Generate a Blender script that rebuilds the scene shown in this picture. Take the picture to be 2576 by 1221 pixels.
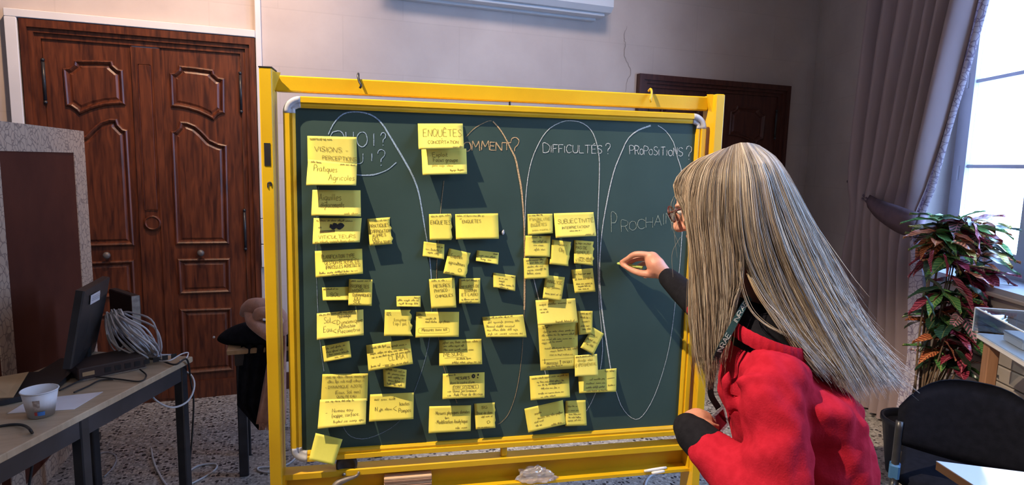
import bpy, bmesh, math, random
import numpy as np
from mathutils import Vector, Matrix
random.seed(7)
rng = np.random.default_rng(11)
S = bpy.context.scene
for o in list(bpy.data.objects): bpy.data.objects.remove(o)
COL = S.collection

# ------------------------------------------------------------------ camera
W, H = 2576, 1221
FPX = 1550.0
YAW, PITCH, ROLL = 0.3582, 0.1278, 0.0243
CAM = np.array([0, 0, 1.62])
_f = np.array([math.sin(YAW)*math.cos(PITCH), math.cos(YAW)*math.cos(PITCH), -math.sin(PITCH)])
_r = np.array([math.cos(YAW), -math.sin(YAW), 0.0]); _u = np.cross(_r, _f)
CR = math.cos(ROLL)*_r + math.sin(ROLL)*_u
CU = -math.sin(ROLL)*_r + math.cos(ROLL)*_u
CF = _f
cd = bpy.data.cameras.new('camera'); co = bpy.data.objects.new('camera', cd); COL.objects.link(co)
cd.sensor_fit = 'HORIZONTAL'; cd.sensor_width = 36; cd.lens = FPX/W*36; cd.clip_start = .02
co.matrix_world = Matrix(((CR[0], CU[0], -CF[0], 0), (CR[1], CU[1], -CF[1], 0), (CR[2], CU[2], -CF[2], 1.62), (0, 0, 0, 1)))
S.camera = co

# ------------------------------------------------------------------ light and exposure
S.view_settings.view_transform = 'Standard'; S.view_settings.look = 'None'
S.view_settings.gamma = 1; S.view_settings.use_curve_mapping = False
S.view_settings.exposure = 0.0
wd = bpy.data.worlds.new('sky'); S.world = wd; wd.use_nodes = True
bg = wd.node_tree.nodes['Background']; bg.inputs[0].default_value = (.37, .57, 1.0, 1); bg.inputs[1].default_value = 19.0

def lamp(name, kind, loc, target, energy, color, **kw):
    d = bpy.data.lights.new(name, kind); d.energy = energy; d.color = color
    for k, v in kw.items(): setattr(d, k, v)
    o = bpy.data.objects.new(name, d); COL.objects.link(o); o.location = loc
    o.rotation_euler = (Vector(target)-Vector(loc)).to_track_quat('-Z', 'Y').to_euler()
    return o
# ceiling spotlights of the room and an added warm fill light behind the camera
lamp('ceiling_spot', 'SPOT', (-1.51, 1.42, 4.55), (.98, 1.90, 1.10), 1400, (1, .80, .58), spot_size=math.radians(40), spot_blend=.6, shadow_soft_size=.025)
lamp('wall_spot', 'SPOT', (-.30, 2.80, 4.35), (-.72, 4.45, 3.05), 470, (1, .66, .42), spot_size=math.radians(78), spot_blend=1.0, shadow_soft_size=.08)
lamp('wall_spot', 'SPOT', (1.3, 1.5, 4.5), (1.2, 4.47, 2.35), 330, (1, .80, .70), spot_size=math.radians(78), spot_blend=1.0, shadow_soft_size=.5)
lamp('warm_fill', 'AREA', (.6, -2.6, 4.6), (.6, -1.2, 0), 34, (1, .84, .74), shape='RECTANGLE', size=2.2, size_y=1.0)

# ------------------------------------------------------------------ pixel helpers (authoring aid: a photo point at a real depth or on a real plane)
def ray(x, y): return CF*FPX + CR*(x-W/2) - CU*(y-H/2)
def onplane(x, y, P, n):
    d = ray(x, y); n = np.asarray(n, float)
    return CAM + d*(((np.asarray(P, float)-CAM) @ n)/(d @ n))
def A(x, y, d): return CAM + ray(x, y)/FPX*d
def onz(x, y, z): return onplane(x, y, (0, 0, z), (0, 0, 1))
WY = 4.477
def onwall(x, y, off=0): return onplane(x, y, (0, WY-off, 0), (0, 1, 0))
BC = np.array([.7579, 2.0846, 1.1884]); BYAW = -.1502
EX = np.array([math.cos(BYAW), math.sin(BYAW), 0]); EN = np.array([math.sin(BYAW), -math.cos(BYAW), 0]); EZ = np.array([0, 0, 1.0])
def B(x, z, off=0): return BC + EX*x + EN*off + EZ*z
def bpx(x, y, off=0): return onplane(x, y, BC+EN*off, EN)
R0 = np.array([3.85, 2.85, 0]); RW = np.array([.416, .9094, 0]); RW = RW/np.linalg.norm(RW); RM = np.array([-RW[1], RW[0], 0])
def RP(s, z, off=0): return R0 + RW*s + RM*off + EZ*z
def rpx(x, y, off=0): return onplane(x, y, R0+RM*off, RM)

# ------------------------------------------------------------------ materials
def newmat(name):
    m = bpy.data.materials.new(name); m.use_nodes = True
    nt = m.node_tree; b = nt.nodes['Principled BSDF']
    return m, nt, b
def rgba(c): return (c[0], c[1], c[2], 1)
def mat(name, col, rough=.6, metal=0, col2=None, scale=8, detail=4, contrast=(.35, .65), bump=0, bscale=60, spec=.5, stretch=None, sheen=0, coat=0):
    m, nt, b = newmat(name); N = nt.nodes; L = nt.links
    b.inputs['Base Color'].default_value = rgba(col); b.inputs['Roughness'].default_value = rough
    b.inputs['Metallic'].default_value = metal; b.inputs['Specular IOR Level'].default_value = spec
    if sheen: b.inputs['Sheen Weight'].default_value = sheen
    if coat: b.inputs['Coat Weight'].default_value = coat; b.inputs['Coat Roughness'].default_value = .2
    tc = N.new('ShaderNodeTexCoord'); mp = N.new('ShaderNodeMapping'); L.new(tc.outputs['Object'], mp.inputs[0])
    if stretch: mp.inputs['Scale'].default_value = stretch
    if col2 is not None:
        n = N.new('ShaderNodeTexNoise'); n.inputs['Scale'].default_value = scale; n.inputs['Detail'].default_value = detail
        L.new(mp.outputs[0], n.inputs['Vector'])
        r = N.new('ShaderNodeValToRGB'); r.color_ramp.elements[0].position = contrast[0]; r.color_ramp.elements[1].position = contrast[1]
        r.color_ramp.elements[0].color = rgba(col); r.color_ramp.elements[1].color = rgba(col2)
        L.new(n.outputs['Fac'], r.inputs[0]); L.new(r.outputs[0], b.inputs['Base Color'])
    if bump:
        n = N.new('ShaderNodeTexNoise'); n.inputs['Scale'].default_value = bscale; n.inputs['Detail'].default_value = 6
        L.new(mp.outputs[0], n.inputs['Vector'])
        bp = N.new('ShaderNodeBump'); bp.inputs['Strength'].default_value = bump; bp.inputs['Distance'].default_value = .004
        L.new(n.outputs['Fac'], bp.inputs['Height']); L.new(bp.outputs[0], b.inputs['Normal'])
    return m
M = {}
M['yellow'] = mat('yellow paint', (.72, .44, .008), .38, col2=(.65, .38, .006), scale=5, bump=.06, bscale=250)
M['yellow_rail'] = mat('yellow rail', (.76, .46, .012), .35, col2=(.70, .41, .010), scale=9)
M['capgrey'] = mat('grey corner plastic', (.50, .50, .52), .4, col2=(.42, .42, .46), scale=30)
M['black'] = mat('black plastic', (.012, .012, .014), .45, col2=(.02, .02, .022), scale=20)
M['blackmetal'] = mat('black metal', (.015, .016, .02), .35, col2=(.03, .03, .035), scale=12)
M['steel'] = mat('steel', (.45, .44, .43), .35, metal=.9, col2=(.30, .29, .28), scale=40)
M['white'] = mat('white trim paint', (.74, .73, .74), .45, col2=(.66, .65, .66), scale=3)
M['whiteac'] = mat('white plastic', (.62, .64, .66), .35, col2=(.58, .60, .62), scale=3)
M['chalk'] = mat('white chalk', (.82, .80, .74), .9, col2=(.70, .68, .62), scale=60, bump=.3)
M['skin'] = mat('skin', (.62, .30, .21), .5, col2=(.54, .23, .16), scale=25, bump=.15, bscale=180)
M['paper'] = mat('white paper', (.72, .70, .72), .8, col2=(.66, .64, .67), scale=10)
M['rubber'] = mat('black rubber', (.02, .018, .02), .7, col2=(.035, .03, .03), scale=30)
# sticky-note paper
def notemat(name, c1, c2): return mat(name, c1, .75, col2=c2, scale=14, bump=.08, bscale=90, spec=.2)
M['note'] = notemat('yellow note paper', (.76, .645, .105), (.70, .59, .09))
M['note2'] = notemat('bright yellow note paper', (.80, .69, .14), (.74, .63, .12))
M['note3'] = notemat('greenish yellow note paper', (.72, .68, .12), (.66, .62, .10))
M['ink'] = mat('faint pencil', (.17, .13, .02), .8, col2=(.26, .20, .03), scale=300)
M['inkfaint'] = mat('very faint pencil', (.44, .36, .05), .8, col2=(.36, .29, .04), scale=300)
M['inkdark'] = mat('ballpoint ink', (.09, .07, .025), .7, col2=(.16, .125, .035), scale=300)
M['inkblack'] = mat('black marker', (.008, .010, .012), .6, col2=(.012, .014, .016), scale=100)
def chalkline(name, c):
    m, nt, b = newmat(name); N = nt.nodes; L = nt.links
    b.inputs['Roughness'].default_value = 1
    g = N.new('ShaderNodeNewGeometry'); n = N.new('ShaderNodeTexNoise'); n.inputs['Scale'].default_value = 260; n.inputs['Detail'].default_value = 3
    L.new(g.outputs['Position'], n.inputs['Vector'])
    r = N.new('ShaderNodeValToRGB'); r.color_ramp.elements[0].position = .3; r.color_ramp.elements[1].position = .55
    r.color_ramp.elements[0].color = (c[0]*.35, c[1]*.38, c[2]*.38, 1); r.color_ramp.elements[1].color = rgba(c)
    L.new(n.outputs['Fac'], r.inputs[0]); L.new(r.outputs[0], b.inputs['Base Color'])
    return m
M['ch_white'] = chalkline('white chalk line', (.66, .68, .62))
M['ch_thin'] = chalkline('thin white chalk line', (.36, .38, .35))
M['ch_blue'] = chalkline('blue chalk line', (.36, .48, .60))
M['ch_bluethin'] = chalkline('thin blue chalk line', (.20, .27, .33))
M['ch_orange'] = chalkline('orange chalk line', (.66, .44, .22))
M['ch_orangethin'] = chalkline('thin orange chalk line', (.38, .28, .15))
M['ch_green'] = chalkline('pale green chalk line', (.34, .40, .30))
# chalkboard green
m, nt, b = newmat('green chalkboard'); N = nt.nodes; L = nt.links
g = N.new('ShaderNodeTexCoord'); n1 = N.new('ShaderNodeTexNoise'); n1.inputs['Scale'].default_value = 3.5; n1.inputs['Detail'].default_value = 6; L.new(g.outputs['Object'], n1.inputs['Vector'])
r = N.new('ShaderNodeValToRGB'); r.color_ramp.elements[0].color = (.030, .060, .050, 1); r.color_ramp.elements[1].color = (.044, .081, .068, 1); r.color_ramp.elements[0].position = .3; r.color_ramp.elements[1].position = .75
L.new(n1.outputs['Fac'], r.inputs[0]); L.new(r.outputs[0], b.inputs['Base Color']); b.inputs['Roughness'].default_value = .62; b.inputs['Specular IOR Level'].default_value = .3
M['board'] = m
# walnut wood
def wood(name, c1, c2, rough=.38, axis=(9, 9, 1.0), scale=5):
    m, nt, b = newmat(name); N = nt.nodes; L = nt.links
    g = N.new('ShaderNodeTexCoord'); mp = N.new('ShaderNodeMapping'); mp.inputs['Scale'].default_value = axis; L.new(g.outputs['Object'], mp.inputs[0])
    n = N.new('ShaderNodeTexNoise'); n.inputs['Scale'].default_value = scale; n.inputs['Detail'].default_value = 8; n.inputs['Distortion'].default_value = .6; L.new(mp.outputs[0], n.inputs['Vector'])
    r = N.new('ShaderNodeValToRGB'); r.color_ramp.elements[0].color = rgba(c1); r.color_ramp.elements[1].color = rgba(c2); r.color_ramp.elements[0].position = .32; r.color_ramp.elements[1].position = .68
    L.new(n.outputs['Fac'], r.inputs[0]); L.new(r.outputs[0], b.inputs['Base Color']); b.inputs['Roughness'].default_value = rough
    bp = N.new('ShaderNodeBump'); bp.inputs['Strength'].default_value = .08; bp.inputs['Distance'].default_value = .003; L.new(n.outputs['Fac'], bp.inputs['Height']); L.new(bp.outputs[0], b.inputs['Normal'])
    return m
M['walnut'] = wood('walnut', (.040, .009, .0045), (.145, .037, .013))
M['walnutdark'] = wood('dark walnut', (.045, .013, .010), (.085, .027, .018))
M['tablewood'] = wood('beech laminate', (.42, .32, .21), (.52, .41, .28), .35, (2, 12, 2), 4)
M['blockwood'] = wood('pale beech', (.58, .36, .20), (.66, .44, .27), .5, (2, 14, 14), 6)
M['blockdark'] = wood('brown felt band', (.20, .11, .07), (.28, .16, .10), .8, (2, 14, 14), 6)
M['legwood'] = wood('orange brown wood', (.30, .15, .08), (.38, .20, .11), .5)
M['deskedge'] = wood('brown edge band', (.30, .15, .05), (.38, .20, .08), .5, (2, 2, 9))
M['benchwood'] = wood('pale bench wood', (.42, .27, .14), (.50, .34, .19), .5)
# plaster / stone wall
def wallmat(name, c1, c2, c3):
    m, nt, b = newmat(name); N = nt.nodes; L = nt.links
    g = N.new('ShaderNodeNewGeometry'); sep = N.new('ShaderNodeSeparateXYZ'); L.new(g.outputs['Position'], sep.inputs[0])
    n1 = N.new('ShaderNodeTexNoise'); n1.inputs['Scale'].default_value = 1.3; n1.inputs['Detail'].default_value = 8; n1.inputs['Roughness'].default_value = .6; L.new(g.outputs['Position'], n1.inputs['Vector'])
    r = N.new('ShaderNodeValToRGB'); r.color_ramp.elements[0].position = .35; r.color_ramp.elements[0].color = rgba(c1); r.color_ramp.elements[1].position = .68; r.color_ramp.elements[1].color = rgba(c2)
    L.new(n1.outputs['Fac'], r.inputs[0])
    cmb = N.new('ShaderNodeCombineXYZ'); L.new(sep.outputs['X'], cmb.inputs[0]); L.new(sep.outputs['Z'], cmb.inputs[1])
    br = N.new('ShaderNodeTexBrick'); br.inputs['Scale'].default_value = 1; br.inputs['Brick Width'].default_value = .82; br.inputs['Row Height'].default_value = .37; br.inputs['Mortar Size'].default_value = .006; br.inputs['Mortar Smooth'].default_value = .6
    br.inputs['Color1'].default_value = (.93, .93, .93, 1); br.inputs['Color2'].default_value = (1, 1, 1, 1); br.inputs['Mortar'].default_value = (.86, .86, .86, 1); L.new(cmb.outputs[0], br.inputs['Vector'])
    mx = N.new('ShaderNodeMix'); mx.data_type = 'RGBA'; mx.blend_type = 'MULTIPLY'; mx.inputs[0].default_value = .55; L.new(r.outputs[0], mx.inputs[6]); L.new(br.outputs[0], mx.inputs[7])
    n2 = N.new('ShaderNodeTexNoise'); n2.inputs['Scale'].default_value = 7; n2.inputs['Detail'].default_value = 6; L.new(g.outputs['Position'], n2.inputs['Vector'])
    r2 = N.new('ShaderNodeValToRGB'); r2.color_ramp.elements[0].position = .55; r2.color_ramp.elements[0].color = (0, 0, 0, 1); r2.color_ramp.elements[1].position = .8; r2.color_ramp.elements[1].color = (.5, .5, .5, 1); L.new(n2.outputs['Fac'], r2.inputs[0])
    mx2 = N.new('ShaderNodeMix'); mx2.data_type = 'RGBA'; L.new(r2.outputs[0], mx2.inputs[0]); L.new(mx.outputs[2], mx2.inputs[6]); mx2.inputs[7].default_value = rgba(c3)
    L.new(mx2.outputs[2], b.inputs['Base Color']); b.inputs['Roughness'].default_value = .85; b.inputs['Specular IOR Level'].default_value = .25
    bp = N.new('ShaderNodeBump'); bp.inputs['Strength'].default_value = .18; bp.inputs['Distance'].default_value = .01; L.new(n2.outputs['Fac'], bp.inputs['Height']); L.new(bp.outputs[0], b.inputs['Normal'])
    return m
M['wall'] = wallmat('old plaster wall', (.50, .43, .40), (.61, .54, .50), (.55, .465, .43))
M['crack'] = mat('crack', (.36, .31, .28), .9, col2=(.30, .26, .24), scale=30)
M['ceil'] = mat('ceiling plaster', (.62, .60, .57), .9, col2=(.56, .54, .51), scale=2)
M['window_paint'] = mat('window paint', (.42, .43, .48), .5, col2=(.38, .39, .44), scale=4)
M['reveal'] = mat('reveal plaster', (.66, .63, .62), .8, col2=(.60, .57, .56), scale=4)
M['plank'] = mat('cream panel paint', (.46, .40, .35), .55, col2=(.40, .35, .31), scale=5, stretch=(1, 1, 4))
# terrazzo floor
m, nt, b = newmat('terrazzo'); N = nt.nodes; L = nt.links
g = N.new('ShaderNodeNewGeometry')
def vor(scale, thr, dark, base_socket, fac_pos=(.2, .26), seed=0.0):
    mp = N.new('ShaderNodeMapping'); mp.inputs['Location'].default_value = (seed, seed*.7, 0); L.new(g.outputs['Position'], mp.inputs[0])
    v = N.new('ShaderNodeTexVoronoi'); v.inputs['Scale'].default_value = scale; L.new(mp.outputs[0], v.inputs['Vector'])
    sp = N.new('ShaderNodeSeparateColor'); L.new(v.outputs['Color'], sp.inputs[0])
    lt = N.new('ShaderNodeMath'); lt.operation = 'LESS_THAN'; L.new(sp.outputs[0], lt.inputs[0]); lt.inputs[1].default_value = thr
    d = N.new('ShaderNodeMath'); d.operation = 'LESS_THAN'; L.new(v.outputs['Distance'], d.inputs[0]); d.inputs[1].default_value = fac_pos[1]*2
    mu = N.new('ShaderNodeMath'); mu.operation = 'MULTIPLY'; L.new(lt.outputs[0], mu.inputs[0]); L.new(d.outputs[0], mu.inputs[1])
    mx = N.new('ShaderNodeMix'); mx.data_type = 'RGBA'; L.new(mu.outputs[0], mx.inputs[0]); L.new(base_socket, mx.inputs[6]); mx.inputs[7].default_value = rgba(dark)
    return mx.outputs[2]
n0 = N.new('ShaderNodeTexNoise'); n0.inputs['Scale'].default_value = 120; n0.inputs['Detail'].default_value = 4; L.new(g.outputs['Position'], n0.inputs['Vector'])
r0 = N.new('ShaderNodeValToRGB'); r0.color_ramp.elements[0].position = .35; r0.color_ramp.elements[0].color = (.28, .255, .23, 1); r0.color_ramp.elements[1].position = .65; r0.color_ramp.elements[1].color = (.42, .385, .35, 1); L.new(n0.outputs['Fac'], r0.inputs[0])
s1 = vor(62, .45, (.52, .49, .45), r0.outputs[0], (0, .30), 3.1)
s2 = vor(70, .22, (.17, .15, .145), s1, (0, .27), 7.7)
s3 = vor(48, .16, (.045, .042, .045), s2, (0, .25), 1.3)
L.new(s3, b.inputs['Base Color']); b.inputs['Roughness'].default_value = .38
M['terrazzo'] = m
# panes: mostly clear with a faint reflection
def clear(name, tint, gl=.08, rough=.02):
    m = bpy.data.materials.new(name); m.use_nodes = True; nt = m.node_tree; nt.nodes.clear(); N = nt.nodes; L = nt.links
    t = N.new('ShaderNodeBsdfTransparent'); t.inputs[0].default_value = rgba(tint); gq = N.new('ShaderNodeBsdfGlossy'); gq.inputs['Roughness'].default_value = rough
    fr = N.new('ShaderNodeLayerWeight'); fr.inputs[0].default_value = .25
    ad = N.new('ShaderNodeMath'); ad.operation = 'MULTIPLY_ADD'; L.new(fr.outputs['Facing'], ad.inputs[0]); ad.inputs[1].default_value = .35; ad.inputs[2].default_value = gl
    mx = N.new('ShaderNodeMixShader'); L.new(ad.outputs[0], mx.inputs[0]); L.new(t.outputs[0], mx.inputs[1]); L.new(gq.outputs[0], mx.inputs[2])
    o = N.new('ShaderNodeOutputMaterial'); L.new(mx.outputs[0], o.inputs[0]); return m
M['pane'] = clear('window glass', (.97, .99, 1), .03)
M['acrylic'] = clear('clear acrylic', (.90, .95, .98), .12, .03)
M['bag'] = clear('crumpled clear film', (.93, .90, .88), .20, .12)
_n = M['bag'].node_tree; _o = [q for q in _n.nodes if q.type == 'OUTPUT_MATERIAL'][0]; _m = [q for q in _n.nodes if q.type == 'MIX_SHADER'][0]
_d = _n.nodes.new('ShaderNodeBsdfDiffuse'); _d.inputs[0].default_value = (.85, .82, .80, 1); _x = _n.nodes.new('ShaderNodeMixShader'); _x.inputs[0].default_value = .22
_n.links.new(_m.outputs[0], _x.inputs[1]); _n.links.new(_d.outputs[0], _x.inputs[2]); _n.links.new(_x.outputs[0], _o.inputs[0])
M['dull'] = mat('dull zinc', (.20, .17, .15), .5, metal=.4, col2=(.13, .11, .10), scale=40)
M['lens'] = clear('spectacle lens', (.94, .95, .95), .06)

# ------------------------------------------------------------------ mesh helpers
def mk(name, verts, faces, mt, parent=None, smooth=False, world=True):
    verts = np.asarray(verts, float).reshape(-1, 3)
    if parent is not None: org = np.array(parent['_o'] if '_o' in parent else (0, 0, 0), float)
    else: org = np.array([verts[:, 0].mean(), verts[:, 1].mean(), verts[:, 2].min()])
    me = bpy.data.meshes.new(name); me.from_pydata((verts-org).tolist(), [], [list(map(int, f)) for f in faces]); me.update()
    o = bpy.data.objects.new(name, me); COL.objects.link(o)
    if parent is None: o.location = org
    else: o.parent = parent
    o['_o'] = org.tolist()
    if mt is not None:
        for q in (mt if isinstance(mt, (list, tuple)) else [mt]): me.materials.append(M[q] if isinstance(q, str) else q)
    if smooth:
        for p in me.polygons: p.use_smooth = True
    return o
def thing(name, loc, label=None, cat=None, group=None, kind=None):
    o = bpy.data.objects.new(name, None); COL.objects.link(o); o.location = loc; o.empty_display_size = .05
    o['_o'] = [float(v) for v in loc]
    return tag(o, label, cat, group, kind)
def tag(o, label=None, cat=None, group=None, kind=None):
    if label: o['label'] = label
    if cat: o['category'] = cat
    if group: o['group'] = group
    if kind: o['kind'] = kind
    return o
class MB:
    def __init__(s): s.v = []; s.f = []; s.n = 0
    def add(s, v, f):
        v = np.asarray(v, float).reshape(-1, 3); s.v.append(v); s.f += [tuple(i+s.n for i in q) for q in f]; s.n += len(v); return s
    def hexa(s, c):   # 8 corners: bottom 4 (ccw from above), top 4
        return s.add(c, [(0, 3, 2, 1), (4, 5, 6, 7), (0, 1, 5, 4), (1, 2, 6, 5), (2, 3, 7, 6), (3, 0, 4, 7)])
    def box(s, fn, x0, x1, y0, y1, z0, z1):   # fn(x,y,z)->world
        return s.hexa([fn(x0, y0, z0), fn(x1, y0, z0), fn(x1, y1, z0), fn(x0, y1, z0), fn(x0, y0, z1), fn(x1, y0, z1), fn(x1, y1, z1), fn(x0, y1, z1)])
    def bevbox(s, fn, x0, x1, y0, y1, z0, z1, b=.004):
        # box with chamfered vertical+horizontal edges: three stacked octagon loops
        def oc(ix, iy, c): return [(x0+ix+c, y0+iy), (x1-ix-c, y0+iy), (x1-ix, y0+iy+c), (x1-ix, y1-iy-c), (x1-ix-c, y1-iy), (x0+ix+c, y1-iy), (x0+ix, y1-iy-c), (x0+ix, y0+iy+c)]
        rings = []
        for z, i in ((z0, b), (z0+b, 0), (z1-b, 0), (z1, b)): rings.append([fn(p[0], p[1], z) for p in oc(i, i, b)])
        return s.loft(rings, True, True)
    def loft(s, rings, cap=True, closed=True):
        n = len(rings[0]); v = np.concatenate([np.asarray(r, float) for r in rings]); f = []
        for i in range(len(rings)-1):
            for j in range(n if closed else n-1):
                k = (j+1) % n; f.append((i*n+j, i*n+k, (i+1)*n+k, (i+1)*n+j))
        if cap and closed:
            f.append(tuple(range(n))[::-1]); f.append(tuple((len(rings)-1)*n+j for j in range(n)))
        return s.add(v, f)
    def tube(s, pts, rad, seg=8, cap=True):
        P = np.asarray(pts, float); n = len(P)
        rad = np.full(n, rad) if np.isscalar(rad) else np.asarray(rad, float)
        T = np.gradient(P, axis=0); T /= np.linalg.norm(T, axis=1)[:, None]+1e-12
        up = np.array([0, 0, 1.0]) if abs(T[0][2]) < .9 else np.array([1.0, 0, 0])
        rings = []; a = np.cross(T[0], up); a /= np.linalg.norm(a)
        for i in range(n):
            a = a-T[i]*(a @ T[i]); a /= np.linalg.norm(a)+1e-12; b = np.cross(T[i], a)
            rings.append([P[i]+rad[i]*(math.cos(t)*a+math.sin(t)*b) for t in np.linspace(0, 2*math.pi, seg, endpoint=False)])
        return s.loft(rings, cap)
    def ball(s, c, r, seg=16, rings=10, ax=None):
        c = np.asarray(c, float); ax = np.eye(3) if ax is None else np.asarray(ax); r = np.broadcast_to(r, 3)
        R = []
        for i in range(rings+1):
            th = math.pi*(i/rings); q = max(math.sin(th), 1e-3)
            R.append([c+ax[0]*r[0]*q*math.cos(t)+ax[1]*r[1]*q*math.sin(t)-ax[2]*r[2]*math.cos(th) for t in np.linspace(0, 2*math.pi, seg, endpoint=False)])
        return s.loft(R, True)
    def ribbon(s, P, width, nrm):   # flat strip along P
        P = np.asarray(P, float)
        if len(P) < 2: return s
        T = np.gradient(P, axis=0); T /= np.linalg.norm(T, axis=1)[:, None]+1e-12
        sd = np.cross(T, nrm); sd /= np.linalg.norm(sd, axis=1)[:, None]+1e-12
        w = np.broadcast_to(width, len(P))[:, None]/2
        n = len(P); return s.add(np.concatenate([P-sd*w, P+sd*w]), [(i, i+1, n+i+1, n+i) for i in range(n-1)])
    def build(s, name, mt, parent=None, smooth=False): return mk(name, np.concatenate(s.v), s.f, mt, parent, smooth)
IDF = lambda x, y, z: np.array([x, y, z])
def BF(x, y, z): return B(x, z, y)          # board frame: x along, y out towards the room, z up
def RF(x, y, z): return RP(x, z, y)
def spline(P, n):
    P = np.asarray(P, float); m = len(P); out = []
    Q = np.vstack([2*P[0]-P[1], P, 2*P[-1]-P[-2]])
    for t in np.linspace(0, m-1, n):
        i = min(int(t), m-2); u = t-i; a, b_, c, d = Q[i], Q[i+1], Q[i+2], Q[i+3]
        out.append(.5*((2*b_)+(-a+c)*u+(2*a-5*b_+4*c-d)*u*u+(-a+3*b_-3*c+d)*u**3))
    return np.array(out)
def modremesh(o, voxel, smooth=6, fac=.5):
    q = o.modifiers.new('remesh', 'REMESH'); q.mode = 'VOXEL'; q.voxel_size = voxel; q.use_smooth_shade = True
    if smooth: k = o.modifiers.new('smooth', 'SMOOTH'); k.iterations = smooth; k.factor = fac
# ================================================================== THE ROOM
ZC = 4.8
def struct(o): o['kind'] = 'structure'; return o
CORN = RP(1.79, 0)
def slab(z0, z1):   # room outline, closed by the slanting window wall
    a, c = RP(-7.9, 0, -.30), RP(1.95, 0, -.30); P = [(-4.1, -4.3), (a[0], -4.3), (a[0], a[1]), (c[0], c[1]), (c[0], WY+.3), (-4.1, WY+.3)]
    return [(x, y, z1) for x, y in P]+[(x, y, z0) for x, y in P], [(0, 1, 2, 3, 4, 5), (11, 10, 9, 8, 7, 6)]+[(i, i+6, (i+1) % 6+6, (i+1) % 6) for i in range(6)]
struct(mk('floor', *slab(-.1, 0), 'terrazzo'))
struct(mk('ceiling', *slab(ZC, ZC+.1), 'ceil'))
wb = struct(MB().box(IDF, -4, 4.95, WY, WY+.3, 0, ZC).build('wall_back', 'wall'))
struct(MB().box(IDF, -4.2, -4, -4.2, WY+.3, 0, ZC).build('wall_left', 'wall'))
struct(MB().box(IDF, -4.2, 1.2, -4.4, -4.2, 0, ZC).build('wall_rear', 'wall'))
# crack in the plaster
cp = spline([onwall(x, y, .002) for x, y in ((1577, 66), (1570, 90), (1573, 112), (1570, 138), (1580, 160), (1588, 182), (1577, 205), (1574, 232))], 40)
cp[:, 0] += rng.normal(0, .003, 40)
MB().ribbon(cp, np.interp(np.arange(40), [0, 8, 24, 39], [.003, .009, .007, .003]), np.array([0, -1, 0])).build('crack', 'crack', wb)
# right wall with its window; a second, unseen one added to light the person 
WIN = [(-1.42, .03), (-3.25, -2.05)]; WZ0, WZ1, WT = 1.04, 3.75, .34
q = MB(); q.box(RF, -7.9, 2.05, -WT, 0, 0, WZ0).box(RF, -7.9, 2.05, -WT, 0, WZ1, ZC)
xs = [-7.9, WIN[1][0], WIN[1][1], WIN[0][0], WIN[0][1], 2.05]
for a, b_ in ((0, 1), (2, 3), (4, 5)): q.box(RF, xs[a], xs[b_], -WT, 0, WZ0, WZ1)
wr = struct(q.build('wall_right', 'wall'))
for k, (a, b_) in enumerate(WIN):
    wt = thing('window_%d' % (k+1), RP((a+b_)/2, WZ0, -.25)); struct(wt)
    yo, yi = -.29, -.235
    fr = MB(); fw_ = .075
    fr.box(RF, b_-fw_, b_, yo, yi, WZ0, WZ1).box(RF, a, a+fw_, yo, yi, WZ0, WZ1).box(RF, a, b_, yo, yi, WZ0, WZ0+.07).box(RF, a, b_, yo, yi, WZ1-.07, WZ1)
    fr.build('window_frame', 'window_paint', wt)
    MB().box(RF, a, b_, -.245, .05, WZ0-.035, WZ0+.005).build('window_sill', 'window_paint', wt)
    MB().box(RF, b_, b_+.004, -.235, -.003, WZ0, WZ1).build('reveal', 'reveal', wt)
    mid = (a+b_)/2
    for (c0, c1) in ((mid+.005, b_-fw_), (a+fw_, mid-.005)):
        sash = MB(); t = .062; y0, y1 = -.275, -.225; z0, z1 = WZ0+.07, WZ1-.07
        sash.box(RF, c1-t, c1, y0, y1, z0, z1).box(RF, c0, c0+t, y0, y1, z0, z1).box(RF, c0+t, c1-t, y0, y1, z0, z0+.075).box(RF, c0+t, c1-t, y0, y1, z1-t, z1)
        so = sash.build('sash', 'window_paint', wt)
        zb = [z0+.075, 1.67, 2.19, 2.72, 3.24, z1-t]
        for zz in zb[1:-1]: MB().box(RF, c0+t, c1-t, -.268, -.238, zz-.011, zz+.011).build('glazing_bar', 'window_paint', so)
        for i in range(len(zb)-1): MB().box(RF, c0+t, c1-t, -.252, -.249, zb[i]+.011, zb[i+1]-.011).build('pane', 'pane', so)
        for hz in (1.63, 2.2, 2.9): MB().tube([RP(c1-.006, hz-.045, -.222), RP(c1-.006, hz+.045, -.222)], .008, 8).build('hinge', 'window_paint', so)
    pl = bpy.data.lights.new('daylight_portal', 'AREA'); pl.shape = 'RECTANGLE'; pl.size = b_-a; pl.size_y = WZ1-WZ0; pl.cycles.is_portal = True
    po = bpy.data.objects.new('daylight_portal', pl); COL.objects.link(po); po.location = RP(mid, (WZ0+WZ1)/2, -.33)
    po.rotation_euler = Vector(RM).to_track_quat('-Z', 'Y').to_euler()
# panelling of boards below the window
tr = struct(thing('trim_1', RP(-.7, 0, .02)))
zz = .06
while zz < .98:
    MB().bevbox(RF, -1.75, .30, .002, .026, zz, zz+.079, .005).build('plank', 'plank', tr); zz += .085
MB().bevbox(RF, -1.78, .33, .002, .06, zz+.0, zz+.022, .004).build('shelf_board', 'plank', tr)
# skirting along the back wall
struct(MB().box(IDF, -.10, 2.70, WY-.015, WY, 0, .12).build('baseboard_back', 'walnutdark'))
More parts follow.
